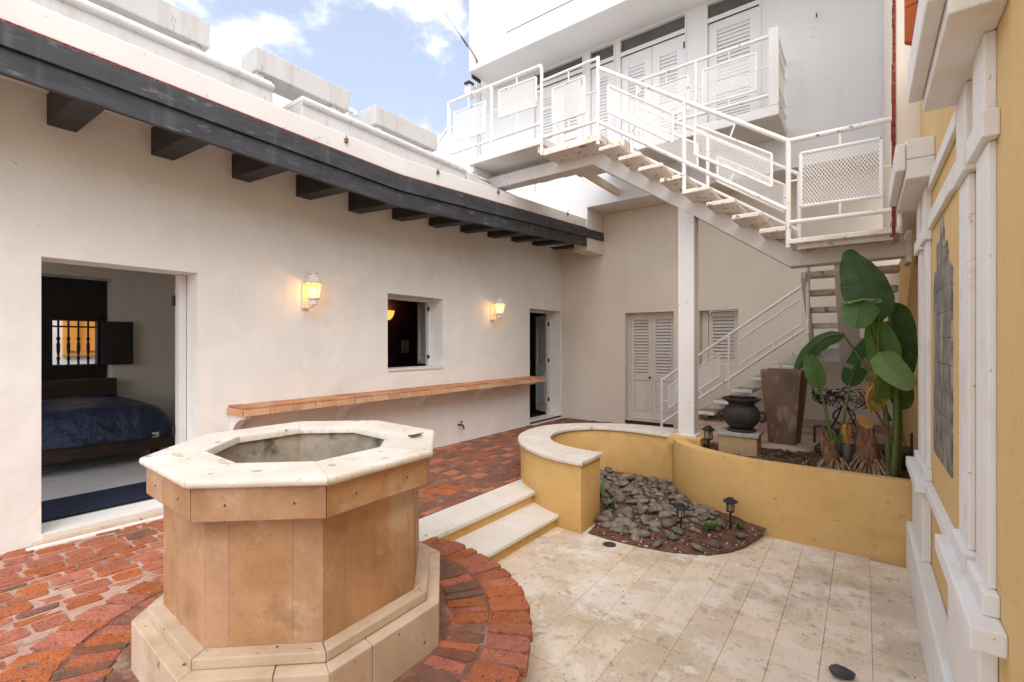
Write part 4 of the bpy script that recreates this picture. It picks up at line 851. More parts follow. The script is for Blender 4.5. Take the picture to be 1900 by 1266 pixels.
# ================================================================== marble steps and patio
SP = empty('marble_steps', (-2.67, 3.3, -.23), 'two white marble steps with yellow risers from the terrace to the patio', 'steps')
part('riser', 'yellow_wall', SP, [(-3.035, -2.70, 2.0, 4.45, -.245, -.035)], .004); part('riser', 'yellow_wall', SP, [(-2.699, -2.34, 2.0, 4.2, -.245, -.150)], .004)
def slab(name, poly, z0, z1, mat, parent, bevel=.01, seg=3): return MB().prism(poly, z0, z1).build(name, mat, parent, bevel=bevel, seg=seg)
slab('tread', [(-3.045, 2.35), (-2.675, 2.35), (-2.675, 4.05), (-2.80, 4.10), (-3.0, 4.24), (-3.045, 4.30)], -.034, .006, 'marble_step', SP)
slab('tread', [(-2.72, 2.2), (-2.31, 2.2), (-2.31, 3.36), (-2.72, 3.36)], -.149, -.113, 'marble_step', SP); slab('tread', [(-2.72, 3.363), (-2.31, 3.363), (-2.31, 3.90), (-2.72, 4.05)], -.149, -.113, 'marble_step', SP)

PT = MB().box(-2.45, .30, -1.5, 4.80, -.28, -.246).build('patio', 'grout'); tag(PT, 'pale travertine patio floor sunk below the brick terrace', kind='structure')
bed_poly = [(-2.02, 3.88), (-1.81, 3.865), (-1.53, 3.88), (-1.26, 3.94), (-1.03, 4.05), (-.9, 4.2), (-.81, 4.36), (-.74, 4.6), (-.70, 4.80), (-.85, 4.81), (-1.17, 4.92), (-1.52, 5.12), (-1.74, 5.43), (-1.72, 5.58), (-2.3, 5.66), (-2.62, 5.62), (-2.8, 5.54), (-2.94, 5.38), (-3.02, 5.18), (-3.03, 4.94), (-2.97, 4.72), (-2.86, 4.54), (-2.72, 4.42), (-2.52, 4.32), (-2.06, 4.27)]
tmesh = {}
row = 0; xx = .265
while xx > -2.45:
    wd = .2275; y = -1.2+(.23 if row % 2 else 0)+rnd.uniform(-.04, .04)
    while y < 4.79:
        y1 = min(y+.455, 4.79); x0 = max(xx-wd, -2.45)
        cx, cy = (x0+xx)/2, (y+y1)/2
        allin = all(inpoly(p, bed_poly) for p in ((x0, y), (xx, y), (x0, y1), (xx, y1)))
        hid = (Vector((cx, cy))-WC).length < .9
        if not allin and not hid and y1-y > .05:
            key = (round(xx-x0, 3), round(y1-y, 3))
            if key not in tmesh:
                hx, hy = key[0]/2-.0009, key[1]/2-.0014; mb = MB().box(-hx, hx, -hy, hy, 0, .03); me = mb.mesh('floor_tile')
                bm = bmesh.new(); bm.from_mesh(me); bmesh.ops.recalc_face_normals(bm, faces=bm.faces); bmesh.ops.bevel(bm, geom=[e for e in bm.edges if all(v.co.z > .02 for v in e.verts)], offset=.0015, segments=1, affect='EDGES'); bm.to_mesh(me); bm.free()
                me.materials.append(MATS['tile_stone']); tmesh[key] = me
            inst('floor_tile', tmesh[key], PT, (cx, cy, -.260+rnd.uniform(-.0012, .0012)), (rnd.uniform(-.003, .003), rnd.uniform(-.003, .003), 0))
        y = y1
    xx -= wd; row += 1
dr = empty('floor_drain', (-1.76, 3.80, -.23), 'round slotted floor drain in the patio beside the stone bed', 'drain')
MB().lathe([(0, 0), (.052, 0), (.058, -.002), (.06, -.006)], (-1.76, 3.78, -.2255), 24).build('rim', 'grate', dr, smooth=True)
for k in range(6):
    t = k*math.pi/3; MB().bar((-1.76+.015*math.cos(t), 3.78+.015*math.sin(t), -.2245), (-1.76+.046*math.cos(t), 3.78+.046*math.sin(t), -.2245), .008, .002).build('slot', 'cable', dr)

# ================================================================== octagonal well
WE = empty('stone_well', (WC.x, WC.y, 0), 'octagonal sandstone well with marble rim standing on the brick paving', 'well')
OCT = [(.935, .378), (.425, .893), (-.34, .94), (-.86, .485), (-.875, -.27), (-.345, -.825), (.445, -.856), (.965, -.39)]   # slightly uneven octagon
def oc(r, k): u, v = OCT[k % 8]; return (WC.x+r*u, WC.y+r*v)
def ring_piece(name, mat, ro, ri, k, z0, z1, bevel=.004, gap=.0015, seg=2, ri2=None):
    a, b = Vector(oc(ro, k)), Vector(oc(ro, k+1)); c, d = Vector(oc(ri, k+1)), Vector(oc(ri, k))
    t = (b-a).normalized()*gap
    return MB().prism([tuple(a+t), tuple(b-t), tuple(c-t), tuple(d+t)], z0, z1).build(name, mat, WE, bevel=bevel, seg=seg)
for k in range(8):
    # base blocks: two per side
    a, b = Vector(oc(.80, k)), Vector(oc(.80, k+1)); c, d = Vector(oc(.62, k+1)), Vector(oc(.62, k)); s_ = .34 if k % 2 else .62
    m1, m2 = a+(b-a)*s_, d+(c-d)*s_; e = (b-a).normalized()*.001
    for P_ in ([a, m1-e, m2-e, d], [m1+e, b, c, m2+e]): MB().prism([tuple(p) for p in P_], -.02, .22+rnd.uniform(-.002, .002)).build('base_block', 'well_base_stone', WE, bevel=.006)
    ring_piece('base_step', 'well_base_stone', .735, .60, k, .222, .265, .005)
    # body panels: three upright slabs per side
    a, b = Vector(oc(.665, k)), Vector(oc(.665, k+1)); c, d = Vector(oc(.54, k+1)), Vector(oc(.54, k)); cuts = [0, .22+rnd.uniform(-.04, .04), .78+rnd.uniform(-.04, .04), 1.0]
    for i in range(3):
        p0, p1, q0, q1 = a+(b-a)*cuts[i], a+(b-a)*cuts[i+1], d+(c-d)*cuts[i], d+(c-d)*cuts[i+1]; e = (b-a).normalized()*.0003
        MB().prism([tuple(p0+e), tuple(p1-e), tuple(q1-e), tuple(q0+e)], .2655, .80).build('body_panel', 'well_stone', WE, bevel=.0008, seg=1)
    ap = ring_piece('apron', 'well_stone', .738, .56, k, .80, .934, .004)
    for s_ in (.25, .76):
        a, b = Vector(oc(.7395, k)), Vector(oc(.7395, k+1)); p = a+(b-a)*s_; nrm = Vector((b.y-a.y, a.x-b.x)).normalized()
        MB().tube([(p.x, p.y, .865), (p.x+nrm.x*.002, p.y+nrm.y*.002, .865)], .0045, 8).build('drill_hole', 'cable', ap)
    prof = [(.475, .936), (.475, .967), (.479, .972), (.748, .972), (.758, .970), (.766, .964), (.768, .955), (.766, .945), (.758, .938), (.748, .936)]
    A, B = [Vector(oc(r_, k)) for r_, z in prof], [Vector(oc(r_, k+1)) for r_, z in prof]; e = (B[0]-A[0]).normalized()*.0012; npf = len(prof); dz_ = rnd.uniform(-.0015, .0015)
    MB().add([(*(p+e), z+dz_) for p, (r_, z) in zip(A, prof)]+[(*(p-e), z+dz_) for p, (r_, z) in zip(B, prof)], [tuple(range(npf)), tuple(range(npf, 2*npf))[::-1]]+[(i, (i+1) % npf, (i+1) % npf+npf, i+npf) for i in range(npf)]).build('rim_slab', 'marble', WE, smooth=True)
    MB().prism([oc(.53, k), oc(.53, k+1), oc(.495, k+1), oc(.495, k)], .30, .935).build('lining', 'well_inside', WE)
MB().prism([oc(.52, k) for k in range(8)], .45, .50).build('well_floor', 'well_inside', WE)
# rust stains, dry twig on the rim
tw = empty('dry_twig', (-2.0, 1.83, .973), 'small dry brown twig lying on the marble rim of the well', 'twig')
for k in range(9):
    a = rnd.uniform(-.6, .6)+.9; L_ = rnd.uniform(.03, .075); c0 = Vector((-2.03+rnd.uniform(-.02, .02), 1.82+rnd.uniform(-.015, .015), .977+rnd.uniform(0, .012)))
    MB().tube([c0-Vector((math.cos(a), math.sin(a), 0))*L_*.5, c0+Vector((math.cos(a), math.sin(a), .15))*L_*.5], .003, 5).build('stalk', 'stem_brown', tw)
for k, (px, py) in enumerate(((-2.30, .93), (-2.62, .86))):
    MB().prism([(px+.055*math.cos(t)*(1+.3*math.sin(3*t)), py+.016*math.sin(t)) for t in [i*2*math.pi/14 for i in range(14)]], .9722, .9734).build('rust_mark', 'stain', WE)

# ================================================================== curved seat wall
SW = empty('curved_seat_wall', (-3.1, 4.9, -.2), 'low curved ochre wall with pale marble coping beside the steps', 'wall')
def resample(pts, k): return [tuple(p) for p in smooth_path([Vector((*p, 0)) for p in pts], k)]
def shrink(o, i, d):
    res = []
    for a, b in zip(o, i):
        v = Vector(b)-Vector(a); v = v.normalized()*d; res.append(tuple((Vector(a)+v)[:2]))
    return res
co = [p[:2] for p in resample(curve_out, 4)]; ci = [p[:2] for p in resample(curve_in, 4)]
wo, wi = shrink(co, ci, .03), shrink(ci, co, .025)
wo[0] = (wo[0][0]-.022, wo[0][1]); wi[0] = (wi[0][0]-.022, wi[0][1])
offset_poly_wall(wo, wi, -.26, .392).build('wall', 'yellow_wall', SW, smooth=True, bevel=.006)
cuts = [0, 10, 18, 27, 36, len(co)-1]
for a, b in zip(cuts[:-1], cuts[1:]):
    oo, ii = co[a:b+1], ci[a:b+1]
    offset_poly_wall(oo, ii, .394, .432).build('coping_slab', 'marble', SW, bevel=.010, seg=3)
part('pier_cap', 'yellow_wall', SW, [(-1.80, -1.44, 5.40, 5.76, .36, .4515)], .008)
MB().prism([(-1.80, 5.57), (-1.742, 5.435), (-1.6, 5.46), (-1.45, 5.7), (-1.70, 6.0), (-1.80, 5.9)], -.26, .36).build('pier', 'yellow_wall', SW)

# ================================================================== planter
PW = empty('planter_wall', (-.6, 4.85, -.23), 'long ochre retaining wall of the raised planter, curving to the column', 'wall')
po_ = [(.335, 4.79), (0, 4.79), (-.389, 4.787), (-.62, 4.785), (-.85, 4.80), (-1.02, 4.84), (-1.174, 4.906), (-1.36, 4.99), (-1.518, 5.11), (-1.66, 5.26), (-1.745, 5.43)]
pi_ = [(.335, 4.89), (0, 4.89), (-.38, 4.888), (-.60, 4.89), (-.82, 4.91), (-.97, 4.95), (-1.12, 5.01), (-1.28, 5.09), (-1.42, 5.20), (-1.54, 5.33), (-1.60, 5.45)]
a_, b_ = [p[:2] for p in resample(po_, 3)], [p[:2] for p in resample(pi_, 3)]
offset_poly_wall(a_, b_, -.26, .43).build('wall', 'yellow_wall', PW, smooth=True, bevel=.008)
SO = None
def soil_patch(name, poly, zf, rings, mat, cx=None, jit=.02, seed=1):
    P = [Vector((*p, 0)) for p in poly]; pts = []
    for i in range(len(P)):
        a, b = P[i], P[(i+1) % len(P)]; k = max(1, int((b-a).length/.06))
        pts += [a+(b-a)*(j/k) for j in range(k)]
    c = Vector((sum(p.x for p in pts)/len(pts), sum(p.y for p in pts)/len(pts), 0)) if cx is None else Vector((*cx, 0)); m = MB(); n = len(pts)
    for r_ in range(rings+1):
        t = 1-r_/(rings+.5)
        for p in pts:
            q_ = c+(p-c)*t; z = zf(q_.x, q_.y)+(jit*mnoise.noise(Vector((q_.x*9, q_.y*9, seed)))+jit*.6*mnoise.noise(Vector((q_.x*23, q_.y*23, seed))) if r_ else 0); m.v.append((q_.x, q_.y, z))
    m.v.append((c.x, c.y, zf(c.x, c.y)))
    for r_ in range(rings):
        for i in range(n): m.f.append((r_*n+i, r_*n+(i+1) % n, (r_+1)*n+(i+1) % n, (r_+1)*n+i))
    for i in range(n): m.f.append((rings*n+i, rings*n+(i+1) % n, len(m.v)-1))
    return m.build(name, mat, None, smooth=2)
def bedz(x, y):
    d = y-(3.88+max(0, (x+1.5))*.55*max(0, x+1.5)); return -.224+.10*max(0, min(1, (d-.05)/.8))
sb = soil_patch('soil_bed', bed_poly, bedz, 14, 'soil_red', (-1.85, 4.6)); tag(sb, 'reddish mulch and soil bed between the two ochre walls', 'soil', kind='stuff')
plant_poly = [(.335, 4.88), (-.6, 4.88), (-.97, 4.94), (-1.28, 5.08), (-1.5, 5.3), (-1.6, 5.45), (-1.6, 5.9), (-1.2, 6.0), (-.3, 6.3), (.335, 6.6)]
ps = soil_patch('planter_soil', plant_poly, lambda x, y: .345, 10, 'soil', (-.55, 5.4), .035, 5); tag(ps, 'dark soil filling the raised planter around the plants', 'soil', kind='stuff')
MB().prism([(-1.44, 5.78), (-1.2, 5.72), (-.95, 5.80), (-.75, 5.86), (-.55, 5.88), (-.42, 5.96), (-.36, 6.1), (-.40, 6.3), (-.30, 6.55), (.38, 6.62), (.38, 8.355), (-2.05, 8.355), (-2.05, 6.07), (-1.44, 6.0)], -.2, .375)
SPm = MB().prism([(-1.44, 5.78), (-1.2, 5.72), (-.95, 5.80), (-.75, 5.86), (-.55, 5.88), (-.42, 5.96), (-.36, 6.1), (-.40, 6.3), (-.30, 6.55), (.38, 6.62), (.38, 8.355), (-2.05, 8.355), (-2.05, 6.07), (-1.44, 6.0)], -.2, .372).build('stair_platform', 'platform_clay', None, bevel=.012); tag(SPm, 'raised reddish clay floor under the stair foot behind the planter', kind='structure')

# river stones ------------------------------------------------------------------
def pebble_mesh(k):
    bm = bmesh.new(); bmesh.ops.create_icosphere(bm, subdivisions=2, radius=1)
    for v in bm.verts: v.co *= 1+.30*mnoise.noise(v.co*1.1+Vector((k*3.1, 0, 0)))+.16*mnoise.noise(v.co*2.4+Vector((0, k, 0)))
    me = bpy.data.meshes.new('river_stone'); bm.to_mesh(me); bm.free(); me.materials.append(MATS['pebble'])
    for p in me.polygons: p.use_smooth = True
    return me
PM = [pebble_mesh(k) for k in range(7)]; placed = []
def stone(x, y, s_, lift=0):
    o = inst('river_stone', rnd.choice(PM), None, (x, y, bedz(x, y)+s_*.28+lift), (rnd.uniform(-.35, .35), rnd.uniform(-.35, .35), rnd.uniform(0, 6.3)), (s_*rnd.uniform(1.0, 1.45), s_*rnd.uniform(.75, 1.05), s_*rnd.uniform(.45, .72)))
    tag(o, 'smooth grey river stone lying in the bed between the ochre walls', 'stone', 'river stones in the corner bed')
tries = 0
inner_poly = [(-2.0, 4.06), (-1.85, 4.02), (-1.6, 4.05), (-1.35, 4.12), (-1.2, 4.28), (-1.05, 4.5), (-1.0, 4.74), (-1.2, 4.86), (-1.54, 5.05), (-1.8, 5.4), (-1.85, 5.5), (-2.3, 5.56), (-2.62, 5.5), (-2.85, 5.3), (-2.9, 5.0), (-2.8, 4.75), (-2.5, 4.45), (-2.04, 4.38)]
while len(placed) < 235 and tries < 20000:
    tries += 1; x, y = rnd.uniform(-2.95, -.85), rnd.uniform(4.03, 5.6); s_ = rnd.choice([.028, .034, .040, .046, .052, .060])*rnd.uniform(.85, 1.1)
    if not inpoly((x, y), inner_poly): continue
    if any((x-a)**2+(y-b)**2 < (.60*(s_+c))**2 for a, b, c in placed): continue
    placed.append((x, y, s_)); stone(x, y, s_)
for k in range(34):
    a, b, c = rnd.choice(placed); s_ = rnd.uniform(.03, .055)
    x, y = a+rnd.uniform(-.06, .06), b+rnd.uniform(-.06, .06)
    if inpoly((x, y), inner_poly) and y > 4.45: stone(x, y, s_, .035)
for x, y, s_ in ((-1.42, 3.98, .045), (-1.0, 4.22, .045), (-1.12, 4.10, .05), (-.86, 4.5, .045), (-1.62, 4.0, .04)): stone(x, y, s_)
# loose chips on soil
def chips(name, poly, zf, n_, label, s0, s1, seed, mat='chip'):
    r_ = random.Random(seed); m = MB(); xs = [p[0] for p in poly]; ys = [p[1] for p in poly]; c = 0
    while c < n_:
        x, y = r_.uniform(min(xs), max(xs)), r_.uniform(min(ys), max(ys))
        if not inpoly((x, y), poly): continue
        c += 1; s_ = r_.uniform(s0, s1); a = r_.uniform(0, 6.3); z = zf(x, y)+s_*.3; tlt = r_.uniform(-.5, .5)
        dx, dy = math.cos(a)*s_, math.sin(a)*s_; ex, ey = -math.sin(a)*s_*.5, math.cos(a)*s_*.5
        m.add([(x-dx, y-dy, z-s_*.3), (x+ex, y+ey, z+s_*tlt*.3), (x+dx, y+dy, z+s_*.2), (x-ex, y-ey, z-s_*tlt*.3), (x, y, z+s_*.35)], [(0,3,4),(3,2,4),(2,1,4),(1,0,4)])
    o = m.build(name, mat, None); tag(o, label, 'debris', kind='stuff'); return o
chips('mulch_chips', bed_poly, bedz, 420, 'pale chips and dry scraps scattered over the stone bed', .006, .016, 3); chips('bark_bits', bed_poly, bedz, 700, 'brown bark bits covering the stone bed', .008, .022, 4, 'stem_brown')
chips('planter_chips', plant_poly, lambda x, y: .35, 260, 'pale chips scattered on the planter soil', .006, .014, 8); chips('planter_bark', plant_poly, lambda x, y: .352, 700, 'dark bark bits on the planter soil', .010, .03, 9, 'stem_brown')
chips('terrace_specks', [(-4.9, .3), (-3.2, .3), (-3.06, 2.5), (-3.1, 4.2), (-3.4, 5), (-4.0, 7), (-4.9, 7)], lambda x, y: .004, 150, 'small pale petals and specks scattered on the brick terrace', .004, .010, 6)
chips('patio_specks', [(-2.2, 2.5), (.2, 2.2), (.25, 4.7), (-.7, 4.6), (-1.0, 4.0), (-2.0, 3.8)], lambda x, y: -.230, 120, 'tiny dark specks of debris on the patio tiles', .003, .008, 12, 'stem_brown')
# weeds
def weed(x, y, z, s_, label, n_=14):
    m = MB(); r_ = random.Random(int(abs(x*1000)+abs(y*777)))
    for k in range(n_):
        a = r_.uniform(0, 6.3); t = r_.uniform(.3, 1.1); L_ = s_*r_.uniform(.5, 1); p = Vector((x+r_.uniform(-.3, .3)*s_, y+r_.uniform(-.3, .3)*s_, z)); d = Vector((math.cos(a)*math.sin(t), math.sin(a)*math.sin(t), math.cos(t)))
        sd = d.cross(Vector((0, 0, 1))).normalized()*L_*.2; q_ = p+d*L_
        m.add([p, p+d*L_*.5+sd, q_, p+d*L_*.5-sd], [(0, 1, 2, 3)])
    o = m.build('weed', 'weed', None); tag(o, label, 'weed', 'small weeds'); return o
weed(-1.10, 4.42, -.15, .11, 'bright green weed among the river stones left of the black path light', 26); weed(-1.62, 4.62, -.13, .09, 'thin green weed between the stones behind the leaning path light'); weed(-2.05, 4.42, -.14, .12, 'green weed at the corner of the low ochre wall end'); weed(-.90, 4.62, -.16, .08, 'green tuft at the foot of the long ochre wall beside a dark stone')
weed(-.62, 5.55, .36, .09, 'green weed sprouting in planter soil beside the tall planter', 18); weed(-.42, 5.2, .36, .06, 'tiny green seedling in the planter soil before the split stump', 9); weed(-2.22, 4.5, -.1, .16, 'long narrow green blades against the curved wall behind the stones', 8)

# path lights
def path_light(x, y, z, h, label, tilt=0, square=False, s_=1.0):
    o = empty('path_light', (x, y, z), label, 'path light', 'solar path lights')
    MB().tube([(x, y, z-.02), (x, y, z+h-.12*s_)], .009*s_, 8).build('stake', 'plastic_black', o, smooth=True)
    nn = 4 if square else 20; a0 = R(20) if square else 0; b0 = z+h-.12*s_
    MB().lathe([(0, 0), (.034*s_, 0), (.036*s_, .01*s_), (0, .011*s_)], (x, y, b0), nn, a0).build('base', 'plastic_black', o)
    MB().lathe([(.027*s_, .011*s_), (.030*s_, .075*s_)], (x, y, b0), nn, a0).build('lens', 'clear_panel', o, smooth=not square)
    m = MB()
    for k in range(4 if square else 6):
        t = 2*math.pi*k/(4 if square else 6)+a0; m.tube([(x+.031*s_*math.cos(t), y+.031*s_*math.sin(t), b0+.01*s_), (x+.034*s_*math.cos(t), y+.034*s_*math.sin(t), b0+.078*s_)], .0032*s_, 5)
    m.build('cage', 'plastic_black', o)
    MB().lathe([(0, .075), (.04, .076), (.062, .088), (.064, .094), (.045, .107), (.030, .112), (.028, .122), (.015, .127), (0, .127)] if s_ == 1 and not square else [(0, .075*s_), (.05*s_, .078*s_), (.052*s_, .088*s_), (.03*s_, .105*s_), (.018*s_, .118*s_), (0, .12*s_)], (x, y, b0), nn, a0).build('cap', 'plastic_black', o, smooth=not square)
    return o
path_light(-1.305, 4.27, -.18, .26, 'round black path light standing among the river stones', s_=1.0); path_light(-.965, 4.60, -.17, .28, 'round black path light standing against the long ochre wall'); path_light(-1.37, 5.46, .36, .245, 'small square black path light beside the white column foot', square=True, s_=1.3)

# pedestal, sun pot, tall planter ------------------------------------------------
PD = empty('stone_pedestal', (-1.07, 5.48, .34), 'rough yellow stone block with speckled slab on top in the planter', 'pedestal')
def rot_box(cx, cy, hx, hy, rz, z0, z1):
    c, s_ = math.cos(rz), math.sin(rz); return MB().prism([(cx+c*a-s_*b, cy+s_*a+c*b) for a, b in ((-hx, -hy), (hx, -hy), (hx, hy), (-hx, hy))], z0, z1)
rot_box(-1.06, 5.50, .185, .165, R(2), .30, .535).build('block', 'sandstone', PD, bevel=.012); rot_box(-1.06, 5.50, .20, .18, R(2), .536, .572).build('slab', 'terrazzo', PD, bevel=.006)
PO = empty('clay_pot', (-1.05, 5.52, .573), 'round black clay pot with sun relief and lug handles on the pedestal', 'pot'); pc = (-1.05, 5.52, .573)
MB().lathe([(0, .0), (.135, 0), (.145, .012), (.135, .026), (.10, .03), (.125, .05), (.165, .10), (.183, .155), (.178, .21), (.155, .255), (.128, .278), (.125, .295), (.16, .318), (.188, .335), (.192, .345), (.183, .352), (.16, .345), (.125, .31), (.12, .27), (.0, .25)], pc, 40).build('body', 'pot_clay', PO, smooth=True)
for a, dz in ((.5, .356), (2.6, .356), (4.7, .362)):
    cx, cy = pc[0]+.075*math.cos(a), pc[1]+.075*math.sin(a); MB().lathe([(.05, -.05), (.064, .0), (.068, .008), (.060, .008), (.045, -.04)], (cx, cy, pc[2]+dz), 20).build('inner_cup', 'pot_clay', PO, smooth=True)
fwd = Vector((-pc[0], -pc[1])).normalized(); ang0 = math.atan2(fwd.y, fwd.x)+.12
def on_pot(a, z, off=0):
    r_ = .183-.9*(z-.155)**2*1.6; return Vector((pc[0]+(r_+off)*math.cos(a), pc[1]+(r_+off)*math.sin(a), pc[2]+z))
sun = MB()
sun.add([on_pot(ang0-.25+.09*math.cos(t), .155+.020*math.sin(t), .003) for t in [k*math.pi/6 for k in range(12)]]+[on_pot(ang0-.25, .155, .010)], [(k, (k+1) % 12, 12) for k in range(12)])
for k in range(14):
    t = 2*math.pi*k/14; p = [on_pot(ang0-.25+math.cos(t)*rr/.18, .155+math.sin(t)*rr, .002) for rr in (.026, .042, .056)]; sun.tube(p, [.006, .008, .003], 6)
sun.build('sun_relief', 'pot_clay', PO, smooth=True)
for sgn in (1, -1):
    a = ang0+sgn*1.45; base = [on_pot(a+da, z, off) for da, z, off in ((0, .20, -.01), (0, .205, .02), (0, .185, .04), (0, .15, .045), (0, .115, .035), (0, .105, .0))]
    MB().tube(smooth_path(base, 3), .014, 8).build('handle', 'pot_clay', PO, smooth=True)
TPc = (-.73, 6.22); TPe = empty('tall_planter', (*TPc, .372), 'tall tapering weathered brown metal planter behind the sun pot', 'planter')
def taper(name, w0, w1, z0, z1, wi=None):
    rz = R(-6); m = MB(); c, s_ = math.cos(rz), math.sin(rz)
    def ringp(h, z): return [(TPc[0]+c*a-s_*b, TPc[1]+s_*a+c*b, z) for a, b in ((-h, -h), (h, -h), (h, h), (-h, h))]
    m.add(ringp(w0, z0)+ringp(w1, z1)+ringp(w1-.022, z1)+ringp(w1-.03, z1-.10), [(3,2,1,0)]+[(i, (i+1) % 4, (i+1) % 4+4, i+4) for i in range(4)]+[(i+4, (i+1) % 4+4, (i+1) % 4+8, i+8) for i in range(4)]+[(i+8, (i+1) % 4+8, (i+1) % 4+12, i+12) for i in range(4)]+[(12,13,14,15)])
    return m.build(name, 'planter_metal', TPe, bevel=.008)
taper('body', .135, .205, .373, 1.205)

# stumps ------------------------------------------------------------------------
def stump(name, x, y, z, h, r_, label, hollow, seed):
    o = empty(name, (x, y, z), label, 'stump', 'cut banana stumps'); r0 = random.Random(seed); m = MB(); n_ = 20; rings = 9; lean = Vector((-.05, 0, 0)) if hollow else Vector((-.03, .01, 0))
    for i in range(rings):
        t = i/(rings-1); rr = r_*(.92-.30*t)*(1+.10*math.sin(t*9+seed))
        for k in range(n_):
            a = 2*math.pi*k/n_; q_ = rr*(1+.14*mnoise.noise(Vector((math.cos(a)*2, math.sin(a)*2, t*3+seed)))); cutz = h*t+(.10*h*t*math.cos(a-2.2) if not hollow else .22*h*t*math.cos(a-2.6))
            m.v.append((x+q_*math.cos(a)+lean.x*t, y+q_*math.sin(a)+lean.y*t, z+cutz))
    for i in range(rings-1):
        for k in range(n_): m.f.append((i*n_+k, i*n_+(k+1) % n_, (i+1)*n_+(k+1) % n_, (i+1)*n_+k))
    m.build('trunk', 'stump', o, smooth=True)
    top = [Vector(v) for v in m.v[-n_:]]; wl_ = WL[o.children[0].name]; top = [Vector(v)+wl_ for v in top]; c = sum(top, Vector())/n_; tm_ = MB(); dpt = .09 if hollow else .004
    ins = [c+(p-c)*.72-Vector((0, 0, dpt*.3)) for p in top]
    tm_.add(top+ins+[c-Vector((0, 0, dpt))], [(k, (k+1) % n_, (k+1) % n_+n_, k+n_) for k in range(n_)]+[(k+n_, (k+1) % n_+n_, 2*n_) for k in range(n_)]); tm_.build('cut_face', 'stump' if hollow else 'stump_cut', o, smooth=True)
    for k in range(40):
        a = 2*math.pi*k/40+r0.uniform(-.1, .1); z1 = h*r0.uniform(.18, .50); L_ = r_*r0.uniform(1.3, 2.0); p0 = Vector((x+r_*.78*math.cos(a), y+r_*.78*math.sin(a), z+z1)); p2 = Vector((x+L_*math.cos(a), y+L_*math.sin(a), z-.02)); p1 = (p0+p2)/2+Vector((math.cos(a), math.sin(a), .6))*.018
        MB().tube([p0, p1, p2], [.006, .009, .006], 6).build('root', 'root', o, smooth=True)
    return o
stump('banana_stump', .035, 5.06, .35, .48, .105, 'taller cut banana stump with fanned roots and fresh orange top', False, 3)
stump('banana_stump', -.21, 5.02, .35, .34, .088, 'shorter hollow split banana stump with fanned roots', True, 8)
cn = empty('spot_light', (-.115, 5.03, .36), 'dark grey cylindrical garden spotlight between the two stumps', 'spotlight')
MB().lathe([(0, 0), (.030, .0), (.034, .01), (.034, .13), (.030, .138), (.027, .13), (0, .12)], (-.115, 4.99, .50), 18).build('housing', 'grey_can', cn, smooth=True); MB().tube([(-.115, 4.99, .34), (-.115, 4.99, .51)], .010, 8).build('stake', 'grey_can', cn)

# banana plant --------------------------------------------------------------------
BP = empty('banana_plant', (.19, 5.08, .35), 'green banana plant with broad leaves growing in the raised planter', 'plant')
def bleaf(pts, W, mat, face=(0, -1, .2), cup=.25, droop=0.0, parent=BP, tear=0, name='leaf', k=6, blunt=.5, seed=0, tip=.25):
    path = smooth_path(pts, k); n_ = len(path); m = MB(); cols = 8; r_ = random.Random(seed+len(pts)*7+int(W*100)); face = Vector(face).normalized()
    tears = [(r_.uniform(.2, .85), r_.choice((-1, 1))) for _ in range(tear)]
    for i, p in enumerate(path):
        t = i/(n_-1); d = (path[min(i+1, n_-1)]-path[max(i-1, 0)]).normalized(); sd = d.cross(face).normalized(); nn = sd.cross(d).normalized()
        prof = (math.sin(math.pi*min(1, t*.93+.035))**blunt)*(1 if t > .1 else (.35+6.5*t)); prof = max(.02, prof*(1-tip*t))
        for c in range(-cols//2, cols//2+1):
            u = c/(cols/2); wv = W*.5*prof*u*(1+.05*mnoise.noise(Vector((t*6, u, seed))))
            off = -cup*abs(wv)+.012*math.sin(t*26+u*2)*abs(u)*W/.3-droop*abs(u)**2*W*.5
            for tt, sg in tears:
                if sg*u > .3 and abs(t-tt) < .03: off -= .02*abs(u)
            m.v.append(tuple(p+sd*wv+nn*off))
    w_ = cols+1
    for i in range(n_-1):
        for c in range(cols):
            if any(abs((i+.5)/(n_-1)-tt) < .028 and sg*(c-cols/2+.5) > 1 for tt, sg in tears): continue
            m.f.append((i*w_+c, i*w_+c+1, (i+1)*w_+c+1, (i+1)*w_+c))
    uvs = []
    for i in range(n_):
        for c in range(-cols//2, cols//2+1): uvs.append((i/(n_-1), c/(cols/2)))
    ctr_ = [Vector(v) for v in m.v]
    lf = m.build(name, mat, parent, smooth=2)
    if len(lf.data.vertices) == len(uvs):
        ul = lf.data.uv_layers.new(name='UVMap')
        for lp in lf.data.loops: ul.data[lp.index].uv = uvs[lp.vertex_index]
    rib = [p+Vector((0, 0, 0))-face*0.0 for p in path]
    MB().tube([p+face*.004 for p in path], [max(.002, .0065*(1-i/len(path))) for i in range(len(path))], 6).build('midrib', 'leaf_pale' if mat == 'leaf_pale' else 'stem', lf, smooth=True)
    return lf
bleaf([(.10, 5.0, 1.68), (.03, 4.99, 1.92), (-.05, 4.98, 2.13), (-.115, 4.97, 2.30)], .46, 'leaf_dark', (.15, -1, .05), .18, seed=1, blunt=.60, tip=.62)
bleaf([(-.01, 4.92, 1.86), (-.03, 4.86, 1.79), (-.05, 4.84, 1.63)], .30, 'leaf_mid', (0, -1, .45), .2, seed=2, blunt=.45)
bleaf([(-.01, 4.94, 1.84), (-.01, 4.90, 1.875), (.0, 4.85, 1.86)], .30, 'leaf_pale', (0, -.5, 1), .2, seed=3, blunt=.4)
bleaf([(.17, 5.24, 1.86), (.22, 5.20, 1.60), (.28, 5.18, 1.22)], .30, 'leaf_dark', (-.2, -1, .1), .25, tear=3, seed=4)
